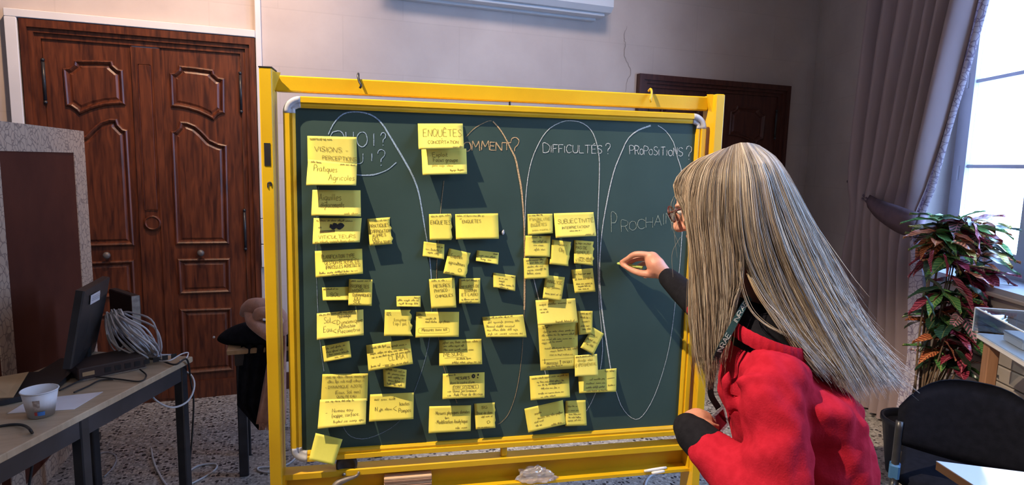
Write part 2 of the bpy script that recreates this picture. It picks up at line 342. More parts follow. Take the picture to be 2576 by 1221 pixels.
# ------------------------------------------------------------------ panelled double doors
def inset(P, d):
    P = np.asarray(P, float); n = len(P); out = []
    area = sum(P[i][0]*P[(i+1) % n][1]-P[(i+1) % n][0]*P[i][1] for i in range(n)); sg = 1 if area > 0 else -1
    for i in range(n):
        a, b_, c = P[i-1], P[i], P[(i+1) % n]; e1 = (b_-a)/np.linalg.norm(b_-a); e2 = (c-b_)/np.linalg.norm(c-b_)
        n1 = np.array([-e1[1], e1[0]])*sg; n2 = np.array([-e2[1], e2[0]])*sg; m_ = n1+n2; l = m_ @ m_
        m_ = m_*2/max(l, .9); out.append(b_+m_*d)
    return np.array(out)
UPPER = [(.123, 2.130), (.150, 2.136), (.170, 2.155), (.177, 2.182), (.28, 2.178), (.378, 2.170), (.383, 2.145), (.405, 2.125), (.440, 2.118), (.437, 2.0), (.435, 1.895), (.408, 1.890), (.385, 1.872), (.367, 1.848), (.33, 1.868), (.28, 1.892), (.225, 1.908), (.17, 1.917), (.122, 1.919)]
TALL = [(.116, 1.769), (.140, 1.776), (.160, 1.800), (.169, 1.837), (.215, 1.835), (.263, 1.815), (.305, 1.775), (.345, 1.728), (.39, 1.706), (.441, 1.695), (.438, 1.4), (.434, 1.04), (.113, 1.043), (.115, 1.4)]
SM1 = [(.120, .955), (.437, .950), (.434, .711), (.121, .714)]
SM2 = [(.122, .620), (.436, .612), (.434, .17), (.122, .17)]
def double_door(name, xc, sx, zt, wood, off, n):
    root = struct(thing(name, (xc, WY, 0)))
    zs = zt/2.379
    def D(x, h, z): return np.array([xc+x*sx, WY-off-h, z*zs])
    # architrave in three steps
    a = MB()
    for (i0, i1, h) in ((0, .034, .050), (.034, .060, .034), (.060, .090, .018)):
        X = .625
        a.box(D, -X+i0, -X+i1, -.02, h, 0, 2.379-i0).box(D, X-i1, X-i0, -.02, h, 0, 2.379-i0).box(D, -X+i1, X-i1, -.02, h, 2.379-i1-.01, 2.379-i0)
    a.build('door_frame', wood, root)
    for sg in (-1, 1):
        leaf = MB().box(D, min(sg*.078, sg*.533), max(sg*.078, sg*.533), -.02, .006, .02, 2.300).build('door_leaf', wood, root)
        for outl in (UPPER, TALL, SM1, SM2):
            P = np.array(outl)*[sg, 1]
            rings = []
            for (d, h) in ((0, .006), (.004, .019), (.012, .024), (.020, .018), (.026, .010), (.030, .003)):
                rings.append([D(p[0], h, p[1]) for p in inset(P, d)])
            mo = MB().loft(rings, False).build('moulding', wood, leaf)
            rings = []
            for (d, h) in ((.028, .002), (.030, .004), (.046, .012)):
                rings.append([D(p[0], h, p[1]) for p in inset(P, d)])
            MB().loft(rings, True).build('panel', wood, leaf)
        for (z0, z1) in ((1.925, 2.145), (1.02, 1.255), (.25, .47)):
            k = MB(); k.tube([D(sg*.531, .02, z0), D(sg*.531, .02, z1)], .009, 10); k.ball(D(sg*.531, .02, z1+.012), .011, 8, 6); k.ball(D(sg*.531, .02, z0-.012), .011, 8, 6)
            k.build('hinge', 'blackmetal', root, True)
        k = MB(); k.tube([D(sg*.263, .006, .991), D(sg*.263, .035, .991)], .009, 10); k.ball(D(sg*.263, .045, .991), (.022, .016, .022), 12, 8)
        k.build('door_knob', 'dull', root, True)
    a = MB(); a.box(D, -.078, .078, -.02, .022, .02, 2.270).box(D, -.078, -.058, .022, .030, .02, 2.270).box(D, .040, .078, .022, .030, .02, 2.270)
    s_ = a.build('astragal', wood, root)
    MB().bevbox(lambda x, y, z: D(x, y, z), -.045, .028, .022, .029, 1.27, 2.17, .006).build('astragal_panel', wood, s_)
    k = MB(); ring = lambda r, h: [D(-.005+r*math.cos(t)/sx, h, 1.19+r*math.sin(t)) for t in np.linspace(0, 2*math.pi, 24, endpoint=False)]
    k.loft([ring(.048, .022), ring(.048, .036), ring(.040, .044), ring(.034, .038)]).build('rosette', wood, s_)
    MB().box(D, -.535, .535, -.02, .016, .0, .12).build('kick_board', wood, root)
    return root
double_door('door_1', -.797+.027, 1.0, 2.379, 'walnut', .004, 1)
double_door('door_2', 3.505, 1.25, 2.365, 'walnutdark', .004, 2)
# white cable trunking around the left door
t2 = struct(thing('trim_2', (-.12, WY, .88)))
for (x0, x1, z0, z1, d) in ((-.141, -.106, .883, 1.035, .045), (-.141, -.106, 1.04, 1.21, .040), (-.141, -.106, 1.214, ZC, .040)): MB().bevbox(IDF, x0, x1, WY-d, WY, z0, z1, .003).build('trunking', 'white', t2)
struct(MB().bevbox(IDF, -1.463, -.142, WY-.060, WY, 2.383, 2.428, .003).build('trim_3', 'white'))
struct(MB().bevbox(IDF, -1.463, -1.404, WY-.060, WY, 0, 2.382, .003).build('trim_4', 'white'))
# ------------------------------------------------------------------ air conditioner
ac = thing('air_conditioner', (1.6, WY, 2.75), 'white wall-mounted air conditioner above the chalkboard', 'air conditioner')
x0, x1 = .72, 2.36
prof = [(0, 3.06), (.20, 3.06), (.225, 3.03), (.225, 2.80), (.19, 2.765), (.06, 2.752), (0, 2.752)]
MB().loft([[(x, WY-p[0], p[1]) for p in prof] for x in (x0, x0+.012, x1-.012, x1)], True).build('casing', 'whiteac', ac)
MB().bevbox(lambda x, y, z: np.array([x, WY-y, z]), x0+.05, x1-.04, .075, .165, 2.742, 2.762, .004).build('air_flap', 'whiteac', ac)
MB().bevbox(lambda x, y, z: np.array([x, WY-y, z]), x0+.004, x1-.06, .0, .06, 2.728, 2.752, .004).build('lower_rail', 'whiteac', ac)
MB().box(lambda x, y, z: np.array([x, WY-y, z]), 1.95, 2.12, .2245, .2265, 2.86, 2.885).build('badge_plate', 'capgrey', ac)
# ================================================================== MOBILE CHALKBOARD
cb = thing('mobile_chalkboard', B(0, -1.1884), 'green chalkboard in a yellow steel rolling frame covered with yellow notes', 'chalkboard')
BX, BZ = .7233, .600
MB().box(BF, -BX-.012, BX+.012, -.022, 0, -BZ-.012, BZ+.012).build('writing_surface', 'board', cb)
# rails with a ridge, grey corner pieces
def railprof(t): return [(-.004, .0), (-.004, .010), (.004, .014), (.013, .012), (.0135, .020), (.030, .020), (.033, .015), (.033, -.024), (-.004, -.024)]
R_ = .030
def rail(p0, p1, outd, name='rail'):
    rings = []
    for p in (p0, p1): rings.append([B(p[0]+outd[0]*a, p[1]+outd[1]*a, h) for a, h in railprof(0)])
    return MB().loft(rings).build(name, 'yellow_rail', cb)
rail((-BX+.022, BZ), (BX-.022, BZ), (0, 1)); rail((-BX+.022, -BZ), (BX-.022, -BZ), (0, -1))
rail((-BX, -BZ+.022), (-BX, BZ-.022), (-1, 0)); rail((BX, -BZ+.022), (BX, BZ-.022), (1, 0))
for sx in (-1, 1):
    for sz in (-1, 1):
        c = (sx*(BX-.022), sz*(BZ-.022)); rings = []
        for t in np.linspace(0, math.pi/2, 9):
            d = (sx*math.cos(t), sz*math.sin(t))
            # keep the inner corner square, the outer edge round
            rings.append([B(c[0]+d[0]*(.022+a) if a > .005 else c[0]+sx*min(.022+a, .03)*(1 if t < .8 else 0)+(0 if t < .8 else d[0]*.022), c[1]+d[1]*(.022+a), h) for a, h in [(-.004, 0), (-.004, .011), (.004, .015), (.013, .013), (.0135, .0205), (.030, .0205), (.0335, .015), (.0335, -.0245), (-.004, -.0245)]])
        MB().loft(rings).build('corner_cap', 'capgrey', cb, True)
# posts and top beam
PD0, PD1 = -.05, .045
for sx, (a, b_) in ((-1, (-.822, -.783)), (1, (.772, .808))):
    MB().bevbox(BF, a, b_, PD0, PD1, -1.10, .715 if sx < 0 else .705, .003).build('post', 'yellow', cb)
    if sx < 0: MB().box(BF, a-.001, b_+.001, PD0-.001, PD1+.001, .7145, .7185).build('post_cap', 'black', cb)
    f = MB(); f.bevbox(BF, a-.005, b_+.005, -.36, .32, -1.10, -1.055, .006).build('foot', 'yellow', cb)
    for yy in (-.32, .28):
        w_ = MB(); cx = (a+b_)/2
        ringf = lambda x, r: [B(x, -1.144+r*math.sin(t), yy+r*math.cos(t)) for t in np.linspace(0, 2*math.pi, 20, endpoint=False)]
        w_.loft([ringf(cx-.014, .030), ringf(cx-.010, .0435), ringf(cx+.010, .0435), ringf(cx+.014, .030)]).build('castor_wheel', 'rubber', cb, True)
        MB().box(BF, cx-.022, cx+.022, yy-.015, yy+.015, -1.105, -1.098).build('castor_plate', 'steel', cb)
MB().bevbox(BF, -.783, .772, -.045, -.008, .648, .700, .004).build('top_beam', 'yellow', cb)
for sx, x in ((-1, -.783), (1, .772)):
    # swaged corner gusset where beam meets post
    g_ = MB(); g_.add([B(x, .700, -.008), B(x, .648, -.008), B(x-sx*.022, .706, .012), B(x-sx*.0, .640, .020), B(x, .706, .022)], [(0, 1, 3, 4), (0, 4, 2), (1, 0, 2), (1, 2, 3), (2, 4, 3)]).build('gusset', 'yellow', cb)
# hooks on the beam, hanger under it, label plate, slot
def hook(px, mt, flip=1):
    p = bpx(px, 200, -.005); x = (p-BC) @ EX
    k = spline([B(x, .712, -.03), B(x, .718, -.012), B(x, .706, -.001), B(x+.004*flip, .690, .006), B(x+.010*flip, .678, .012), B(x+.006*flip, .668, .010)], 18)
    MB().tube(k, .004, 8).build('hook', mt, cb, True)
hook(901, 'blackmetal'); hook(1640, 'yellow', -1)
p = bpx(1283, 262, -.01); xx = (p-BC) @ EX
MB().tube([B(xx, .652, -.015), B(xx, .628, -.012)], .004, 8).build('hanger_pin', 'blackmetal', cb)
p0 = bpx(668, 360, PD1+.001); p1 = bpx(687, 418, PD1+.001); a0, a1 = (p0-BC) @ EX, (p1-BC) @ EX
MB().box(BF, -.812, -.793, PD1, PD1+.0015, (p1-BC)[2], (p0-BC)[2]).build('label_plate', 'black', cb)
MB().tube(spline([bpx(674, 472, PD1+.001), bpx(674, 462, PD1+.001), bpx(678, 459, PD1+.001), bpx(682, 461, PD1+.001), bpx(682, 468, PD1+.001)], 14), .0025, 6).build('slot', 'black', cb)
# lower tray: a channel open to the room
TX0, TX1 = -.783, .772
TZ = -.674
tr_ = MB(); tr_.box(BF, TX0, TX1, -.040, .020, TZ-.005, TZ).box(BF, TX0, TX1, .015, .020, TZ-.020, TZ-.005)
tr_.build('tray_top', 'yellow', cb)
MB().box(BF, TX0, TX1, -.040, -.034, TZ-.112, TZ-.005).build('tray_back', 'yellow', cb)
MB().box(BF, TX0, TX1, -.034, .024, TZ-.112, TZ-.100).build('tray_shelf', 'yellow', cb)
MB().box(BF, TX1-.006, TX1, -.034, .022, TZ-.100, TZ-.005).box(BF, TX0, TX0+.006, -.034, .022, TZ-.100, TZ-.005).build('tray_end', 'yellow', cb)
p = bpx(1268, 1125, 0); xs_ = (p-BC) @ EX
MB().bevbox(BF, xs_-.012, xs_+.012, -.02, .004, TZ, -BZ-.030, .004).build('support_stub', 'yellow', cb)
MB().tube([B(xs_, -BZ-.033, .006), B(xs_, -BZ-.028, .010)], .010, 10).build('bolt', 'steel', cb)
# clamp knob with a bent steel handle
p = bpx(872, 1170, .0); kx, kz = (p-BC) @ EX, (p-BC)[2]
def kr(r, y): return [B(kx+r*math.cos(t), kz+r*math.sin(t), y) for t in np.linspace(0, 2*math.pi, 28, endpoint=False)]
MB().loft([kr(.030, -.016), kr(.036, -.014), kr(.038, -.008), kr(.037, .006), kr(.030, .011), kr(.028, .006), kr(.012, .004)]).build('clamp_knob', 'rubber', cb, True)
MB().tube([B(kx-.008, TZ-.012, .018), B(kx-.008, TZ-.012, .026)], .006, 10).build('clamp_pin', 'steel', cb, True)
hp = [bpx(903, 1187, .022), bpx(897, 1198, .026), bpx(872, 1207, .032), bpx(850, 1217, .036), bpx(838, 1232, .040)]
MB().tube(spline(hp, 16), np.interp(np.arange(16), [0, 5, 11, 15], [.004, .006, .012, .013]), 10).build('clamp_handle', 'dull', cb, True)
# ================================================================== HANDWRITING
G = {}
def gl(ch, s): G[ch] = [np.array([tuple(map(float, p.split(','))) for p in st.split()]) for st in s.split('|')]
for ln in '''A;0,0 .33,1 .66,0|.12,.36 .56,.36
B;0,0 0,1 .4,1 .56,.88 .54,.64 .38,.54 0,.54|.38,.54 .6,.42 .62,.16 .42,0 0,0
C;.62,.86 .42,1 .18,.95 .03,.7 0,.4 .12,.1 .35,0 .62,.14
D;0,0 0,1 .3,1 .58,.8 .66,.48 .54,.14 .28,0 0,0
E;.58,1 0,1 0,0 .6,0|0,.53 .48,.53
F;.58,1 0,1 0,0|0,.53 .46,.53
G;.62,.86 .4,1 .15,.92 0,.6 .02,.25 .25,0 .52,.05 .64,.2 .64,.44 .4,.44
H;0,0 0,1|.6,0 .6,1|0,.52 .6,.52
I;.05,0 .05,1
J;.45,1 .45,.2 .35,.03 .15,0 .02,.15
K;0,0 0,1|.55,1 .02,.45 .58,0
L;0,1 0,0 .55,0
M;0,0 .08,1 .38,.35 .68,1 .78,0
N;0,0 .02,1 .58,.02 .62,1
O;.34,1 .12,.9 0,.6 .04,.22 .24,0 .48,.04 .64,.3 .64,.66 .52,.93 .34,1
P;0,0 0,1 .36,1 .56,.88 .56,.64 .38,.5 0,.48
Q;.34,1 .12,.9 0,.6 .04,.22 .24,0 .48,.04 .64,.3 .64,.66 .52,.93 .34,1|.4,.25 .7,-.1
R;0,0 0,1 .38,1 .56,.87 .54,.62 .36,.5 0,.48|.3,.5 .6,0
S;.56,.87 .38,1 .14,.95 .06,.76 .18,.58 .44,.46 .56,.28 .48,.07 .26,0 .02,.1
T;0,1 .66,1|.33,1 .33,0
U;0,1 .02,.3 .14,.05 .36,0 .56,.14 .62,.4 .62,1
V;0,1 .32,0 .64,1
W;0,1 .2,0 .42,.7 .64,0 .86,1
X;0,0 .58,1|0,1 .58,0
Y;0,1 .3,.5 .6,1|.3,.5 .28,0
Z;0,1 .58,1 0,0 .6,0
a;.46,.5 .2,.56 .02,.36 .05,.08 .24,0 .42,.14 .46,.5 .46,.12 .54,0
b;.02,1 .02,.05 .28,0 .46,.2 .42,.46 .22,.54 .02,.36
c;.44,.46 .24,.56 .04,.4 .03,.14 .2,0 .44,.08
d;.44,.45 .2,.54 .02,.34 .05,.06 .24,0 .44,.16|.46,1 .44,.1 .5,0
e;.03,.28 .44,.32 .36,.53 .14,.52 .02,.28 .12,.03 .3,0 .46,.1
f;.42,.94 .3,1 .2,.85 .18,-.2|.02,.52 .38,.52
g;.44,.5 .2,.56 .03,.36 .08,.08 .26,.04 .44,.2 .46,.5 .44,-.2 .28,-.38 .04,-.3
h;.02,0 .02,1|.02,.34 .2,.54 .38,.48 .42,0
i;.05,.54 .05,.06 .12,0|.05,.76 .06,.79
j;.16,.54 .14,-.22 .02,-.34|.16,.76 .17,.79
k;.02,0 .02,1|.38,.54 .04,.24 .42,0
l;.05,1 .05,.1 .14,0
m;.02,0 .02,.52|.02,.34 .16,.54 .27,.44 .28,0|.28,.34 .42,.54 .54,.44 .56,0
n;.02,0 .02,.52|.02,.34 .2,.54 .36,.46 .4,0
o;.22,.54 .05,.42 .02,.16 .16,0 .36,.06 .44,.28 .36,.5 .22,.54
p;.02,.52 .02,-.36|.02,.36 .22,.55 .42,.42 .42,.14 .24,0 .02,.14
q;.44,.5 .2,.56 .03,.36 .08,.06 .26,.02 .44,.2|.45,.54 .44,-.36
r;.02,.52 .04,0|.04,.32 .18,.5 .34,.52
s;.38,.48 .2,.56 .06,.42 .22,.28 .36,.15 .22,0 .02,.06
t;.16,.9 .16,.1 .28,0 .36,.04|0,.56 .36,.56
u;.02,.54 .04,.12 .18,0 .36,.12 .4,.54 .4,.1 .48,0
v;.02,.54 .2,0 .4,.54
w;.02,.54 .14,0 .28,.4 .42,0 .56,.54
x;0,0 .4,.54|0,.54 .4,0
y;.02,.54 .2,.08|.42,.54 .14,-.36
z;.02,.54 .4,.54 .02,0 .42,0
?;.02,.76 .1,.95 .3,1 .48,.86 .44,.62 .26,.44 .24,.24|.24,.06 .25,.02
!;.1,1 .08,.3|.07,.08 .07,.03
';.06,1 .04,.78
-;.02,.4 .34,.42
.;.04,.03 .05,0
,;.06,.06 .02,-.14
(;.2,1.1 .04,.7 .04,.2 .2,-.2
);.02,1.1 .18,.7 .18,.2 .02,-.2
<;.5,.9 0,.45 .5,.0
[;.2,1.1 .02,1.1 .02,-.15 .2,-.15
];.02,1.1 .2,1.1 .2,-.15 .02,-.15
";.04,1 .03,.8|.16,1 .15,.8
>;0,.42 .5,.44|.36,.62 .62,.44 .36,.24
^;.1,0 .1,1|0,.75 .1,1 .2,.75
0;.26,1 .06,.75 .04,.3 .22,0 .42,.2 .44,.7 .26,1
*;.04,.3 .1,.34 .1,.28 .04,.3
/;0,-.1 .4,1.05'''.split('\n'):
    gl(ln[0], ln[2:])
def acc(ch, base, a, top):
    w_ = max(p[:, 0].max() for p in G[base])/2
    G[ch] = G[base]+[np.array(a)*[1, 1]+[w_, top]]
acc('É', 'E', [(-.08, .08), (.12, .26)], 1.0); acc('Ê', 'E', [(-.16, .08), (0, .24), (.16, .08)], 1.0)
acc('é', 'e', [(-.05, .06), (.1, .24)], .56); acc('ê', 'e', [(-.12, .06), (0, .2), (.12, .06)], .56); acc('è', 'e', [(-.1, .24), (.05, .06)], .56)
def smooth2(p, k=3):
    if len(p) < 4: return p
    return spline(p, (len(p)-1)*k+1)
def crisp(q):   # keep straight strokes full width right up to their corners
    out = [q[0]]
    for a, b_ in zip(q[:-1], q[1:]): out += [a+(b_-a)*t for t in (.04, .12, .5, .88, .96)]
    return np.array(out+[q[-1]])
def scribble(length, r):   # illegible cursive: word humps of random height, unit x-height ~ .5
    out = []; x = 0
    while x < length-.4:
        wl = min(r.uniform(1.0, 3.2), length-x); pts = []; n_ = max(3, int(wl/.17))
        for i in range(n_):
            yb = 0 if i % 2 == 0 else r.uniform(.34, .58)
            if i % 2 == 1 and r.random() < .16: yb = r.uniform(.8, 1.05)
            if i % 2 == 0 and r.random() < .08: yb = -.32
            pts.append((x+i*wl/n_+r.uniform(-.05, .05), yb+r.uniform(-.04, .04)))
        out.append(smooth2(np.array(pts), 2)); x += wl+r.uniform(.3, .55)
    return out
def text_strokes(s, r, jit=.025, gap=.17):
    """strokes in units of cap height, starting at x=0"""
    out = []; x = 0
    if s.startswith('~'): return scribble(float(s[1:]), r), float(s[1:])
    for ch in s:
        if ch == ' ': x += .42; continue
        if ch not in G: continue
        w_ = max(p[:, 0].max() for p in G[ch]); k = 1+r.uniform(-.06, .06); sh = r.uniform(-.03, .05); dy = r.uniform(-.03, .03)
        for p in G[ch]:
            q = p.copy()*k; q[:, 0] += q[:, 1]*sh; q = q+np.array([[r.uniform(-jit, jit), r.uniform(-jit, jit)] for _ in q])
            q = smooth2(q) if len(p) >= 6 else crisp(q)
            out.append(q+[x, dy])
        x += w_*k+gap
    return out, x-gap
def chalk(name, strokes, width, mt, label=None):
    q = MB()
    for st in strokes:
        P = np.array([bpx(x, y, .0012) for x, y in st])
        if len(P) > 2: P = spline(P, max(len(P)*(2 if len(P) > 7 else 4), 8))
        w_ = width*(1+.35*np.interp(np.arange(len(P)), np.arange(0, len(P)+4, 4), rng.uniform(-1, 1, len(np.arange(0, len(P)+4, 4)))))
        q.ribbon(P, np.maximum(w_, width*.4), EN)
    o = q.build(name, mt, cb)
    if label: o['label'] = label
    return o
chalk('chalk_oval', [[(826, 338), (838, 313), (855, 293), (875, 283), (905, 282), (935, 290), (960, 310), (985, 350), (1012, 395), (1037, 440), (1052, 480), (1060, 520), (1068, 570), (1075, 610), (1081, 650), (1085, 700), (1087, 750)]], .0048, 'ch_blue', 'blue chalk oval outline, left')
chalk('chalk_oval', [[(1087, 750), (1086, 790), (1081, 850), (1068, 910), (1050, 965), (1020, 1040), (990, 1073), (950, 1095), (915, 1105), (885, 1100), (868, 1083), (856, 1055)],
      [(801, 470), (797, 560), (795, 640), (797, 720), (800, 790), (806, 870), (815, 935)]], .0022, 'ch_bluethin', 'thin lower part of the blue chalk oval')
chalk('chalk_oval', [[(1240, 306), (1255, 322), (1270, 345), (1285, 375), (1297, 400), (1305, 440), (1312, 480), (1317, 540), (1319, 600), (1320, 680), (1319, 780)]], .0055, 'ch_orange', 'orange chalk oval outline')
chalk('chalk_oval', [[(1319, 780), (1316, 850), (1310, 920), (1298, 990), (1280, 1040), (1262, 1062), (1252, 1068)], [(1172, 345), (1195, 322), (1225, 306), (1237, 304)], [(1117, 455), (1108, 535), (1100, 640), (1098, 720), (1100, 800), (1106, 870), (1118, 930), (1150, 1015)]], .0022, 'ch_orangethin', 'thin part of the orange chalk oval')
chalk('chalk_oval', [[(1320, 600), (1322, 509), (1328, 447), (1338, 402), (1351, 370), (1367, 341), (1387, 320), (1416, 306), (1437, 304), (1461, 308), (1482, 322), (1496, 345), (1506, 386), (1508, 435), (1504, 550), (1504, 640), (1507, 760), (1515, 850), (1514, 905), (1498, 990), (1475, 1035)], [(1340, 690), (1347, 720), (1356, 756)], [(1368, 925), (1374, 946)]], .0025, 'ch_white', 'white chalk oval outline, third column')
chalk('chalk_oval', [[(1637, 316), (1605, 328), (1580, 349), (1564, 382), (1547, 423), (1535, 468), (1525, 517), (1516, 570), (1510, 632), (1508, 700), (1512, 760), (1518, 810), (1527, 870), (1536, 928)]], .0046, 'ch_white', 'thick side of the right white chalk oval')
chalk('chalk_oval', [[(1550, 985), (1562, 1020), (1580, 1045), (1600, 1056), (1618, 1045), (1640, 1010), (1660, 960), (1680, 890), (1692, 820), (1700, 750), (1708, 690), (1715, 600), (1718, 520), (1714, 430), (1705, 400), (1695, 360), (1675, 330), (1655, 316)]], .0026, 'ch_white', 'thin side of the right white chalk oval')
chalk('chalk_arc', [[(842, 418), (868, 433), (898, 440), (925, 441), (947, 438), (975, 427), (997, 409)]], .0040, 'ch_blue', 'blue chalk curve under the first question')
def chalkword(name, letters, width, mt, label):
    """letters: (char, x0, x1, ybase, cap) in photo pixels"""
    r = random.Random(5); st = []
    for ch, x0, x1, yb, cap in letters:
        w_ = max(p[:, 0].max() for p in G[ch]); w_ = max(w_, .12)
        for p in G[ch]:
            p = smooth2(p) if len(p) >= 6 else crisp(p)
            st.append([(x0+a/w_*(x1-x0)+r.uniform(-.4, .4), yb-b_*cap+r.uniform(-.4, .4)) for a, b_ in p])
    return chalk(name, st, width, mt, label)
chalkword('chalk_word', [('Q', 831, 868, 367, 38), ('U', 870, 889, 368, 36), ('O', 898, 923, 369, 37), ('I', 939, 942, 367, 31), ('?', 957, 970, 367, 33), ('Q', 838, 868, 412, 32), ('U', 890, 913, 412, 25), ('I', 934, 937, 405, 19), ('?', 949, 968, 418, 41)], .0026, 'ch_blue', 'QUOI ? QUI ? in blue chalk')
chalkword('chalk_word', [('C', 1146, 1163, 379, 23), ('O', 1166, 1184, 380, 22), ('M', 1187, 1207, 379, 24), ('M', 1211, 1231, 378, 24), ('E', 1233, 1245, 378, 20), ('N', 1247, 1263, 380, 22), ('T', 1263, 1286, 378, 19), ('?', 1284, 1305, 392, 46)], .0030, 'ch_orange', 'COMMENT ? in orange chalk')
d_ = [('D', 1366, 1383, 384, 23)]; x = 1386
for ch, w_ in zip('IFFICULTÉS', (4, 13, 13, 4, 15, 15, 13, 16, 13, 13)):
    d_.append((ch, x, x+w_-2, 384+ (x-1386)*.018, 20 if ch != 'I' else 17)); x += w_+1.2
d_.append(('?', 1523, 1535, 388, 27))
chalkword('chalk_word', d_, .0022, 'ch_white', 'DIFFICULTÉS ? in white chalk')
d_ = []; x = 1584
for ch, w_ in zip('PROPOSITIONS', (13, 12, 10, 12, 11, 12, 5, 14, 5, 12, 12, 13)):
    d_.append((ch, x, x+w_-2, 388+(x-1584)*.04, 21 if ch not in 'OI' else 14)); x += w_+.4
d_.append(('?', 1726, 1740, 402, 34))
chalkword('chalk_word', d_, .0020, 'ch_white', 'PROPOSITIONS ? in white chalk')
chalkword('chalk_word', [('P', 1538, 1551, 584, 48), ('R', 1563, 1580, 583, 28), ('O', 1583, 1600, 579, 22), ('C', 1604, 1622, 576, 24), ('H', 1625, 1642, 573, 26), ('A', 1646, 1664, 568, 26), ('I', 1668, 1671, 565, 27), ('N', 1675, 1692, 563, 28)], .0021, 'ch_green', 'PROCHAIN in pale chalk, being written')
# ================================================================== STICKY NOTES
NOTES = []
def note(quad, label, lines=(), t0=.0015, L=.024, mt='note', torn=0, curl=0.0, pw=1.35, drop=0, marks=None):
    """quad: photo corners TL TR BR BL; lines: (text, u0, u1, v_baseline, cap height as fraction of the note, ink)"""
    TL, TR, BR, BL = [np.array(q, float) for q in quad]
    rr = random.Random(len(NOTES)*31+5); L *= 1.15
    ph = rr.uniform(0, 6)
    def pos(u, v, e=0.0):
        off = t0+L*max(v, 0)**pw*(1+.25*curl*(u-.5)*2)+curl*.006*math.sin(u*3.1+ph)*v+e
        if torn and u > .7: u = u+torn*.035*(math.sin(v*17+ph)+.6*math.sin(v*31+ph*2))*(u-.7)/.3
        p = (TL*(1-u)+TR*u)*(1-v)+(BL*(1-u)+BR*u)*v
        return bpx(p[0], p[1], off)
    nu, nv = 6, 10; V = []; F = []
    for e in (0, -.0004):
        for j in range(nv+1):
            for i in range(nu+1): V.append(pos(i/nu, j/nv, e))
    w_ = nu+1; K = w_*(nv+1)
    for j in range(nv):
        for i in range(nu):
            a = j*w_+i; F.append((a, a+w_, a+w_+1, a+1)); F.append((K+a, K+a+1, K+a+w_+1, K+a+w_))
    for j in range(nv):
        a = j*w_; F.append((a, K+a, K+a+w_, a+w_)); a = j*w_+nu; F.append((a, a+w_, K+a+w_, K+a))
    for i in range(nu):
        a = i; F.append((a, a+1, K+a+1, K+a)); a = nv*w_+i; F.append((a, K+a, K+a+1, a+1))
    o = mk('sticky_note', V, F, mt, None, True); tag(o, label, 'sticky note', 'yellow sticky notes on the chalkboard')
    NOTES.append(o)
    wid = (np.linalg.norm(TR-TL)+np.linalg.norm(BR-BL))/2; hei = (np.linalg.norm(BL-TL)+np.linalg.norm(BR-TR))/2
    inks = {}
    for ln in lines:
        s, u0, u1, vb, cap = ln[:5]; ink = ln[5] if len(ln) > 5 else 'ink'
        th = ln[6] if len(ln) > 6 else 0
        st, wd_ = text_strokes(s, rr)
        if s.startswith('~'):
            wu = cap*hei/wid; st, wd_ = scribble((u1-u0)/wu, rr), (u1-u0)/wu
        q = inks.setdefault(ink, MB())
        k = (u1-u0)/max(wd_, .05); slope = rr.uniform(-.05, .03)
        lw = {'ink': .0014, 'inkfaint': .0014, 'inkdark': .0011, 'inkblack': .0022}[ink] if not th else th
        for p in st:
            q.ribbon(np.array([pos(u0+a*k, vb-b_*cap+slope*a*k, .0014) for a, b_ in p]), lw, EN)
    if marks: marks(pos, inks)
    for ink, q in inks.items():
        if q.v: tag(q.build('handwriting', ink, o), kind='stuff')
    return o
D_ = 'inkdark'; F_ = 'inkfaint'; K_ = 'inkblack'
note([(773, 342), (897, 345), (898, 416), (774, 408)], 'note reading VISIONS - PERCEPTIONS at top left of the board', [('~8', .05, .5, .13, .08), ('VISIONS -', .14, .82, .56, .17), ('PERCEPTIONS', .30, .99, .86, .14)], L=.006, mt='note2')
note([(775, 401), (898, 413), (896, 467), (770, 467)], 'note reading Pratiques Agricoles directly under VISIONS', [('~4', .06, .30, .10, .09, D_), ('~5', .66, .97, .10, .09, D_), ('Pratiques', .13, .60, .43, .24), ('Agricoles', .44, .96, .78, .24)], t0=.008, L=.030, mt='note2')
note([(786, 478), (907, 479), (908, 545), (783, 543)], 'shaded note below Pratiques Agricoles, two cursive lines', [('Aiguilles', .14, .60, .40, .25), ('déplacements', .18, .66, .68, .22), ('~5', .66, .97, .93, .09, F_)], L=.026, mt='note2')
def blobmark(pos, inks):
    q = inks.setdefault(K_, MB())
    for k in range(16): q.ribbon(np.array([pos(.37+.017*k+.02*math.sin(k), .22+.05*math.sin(k*.9)+.02, .001), pos(.36+.016*k, .42-.04*math.cos(k*.8), .001)]), .006, EN)
    q2 = inks.setdefault(D_, MB())
    for k in range(7): q2.ribbon(np.array([pos(.14, .50+.014*k, .0009), pos(.46, .475+.012*k, .0009)]), .0011, EN)
note([(789, 549), (910, 549), (905, 610), (786, 615)], 'note with a black ink blot and VITICULTEURS', [('~6', .06, .84, .13, .10, D_), ('~1', .11, .18, .38, .09, D_), ('VITICULTEURS', .12, .90, .80, .13, F_), ('~9', .05, .9, .95, .12, F_)], L=.026, mt='note2', marks=blobmark)
note([(792, 632), (911, 626), (913, 689), (794, 699)], 'note reading PLANIFICATION, left column below the ink blot', [('PLANIFICATION TYPE', .14, .84, .31, .14), ('GESTION RESERVE EN', .2, .92, .53, .14), ('(PARCELLES AGRICOLES)', .22, .94, .71, .13), ('~9', .08, .9, .88, .10, D_), ('~4', .34, .66, .96, .08, D_)], L=.028)
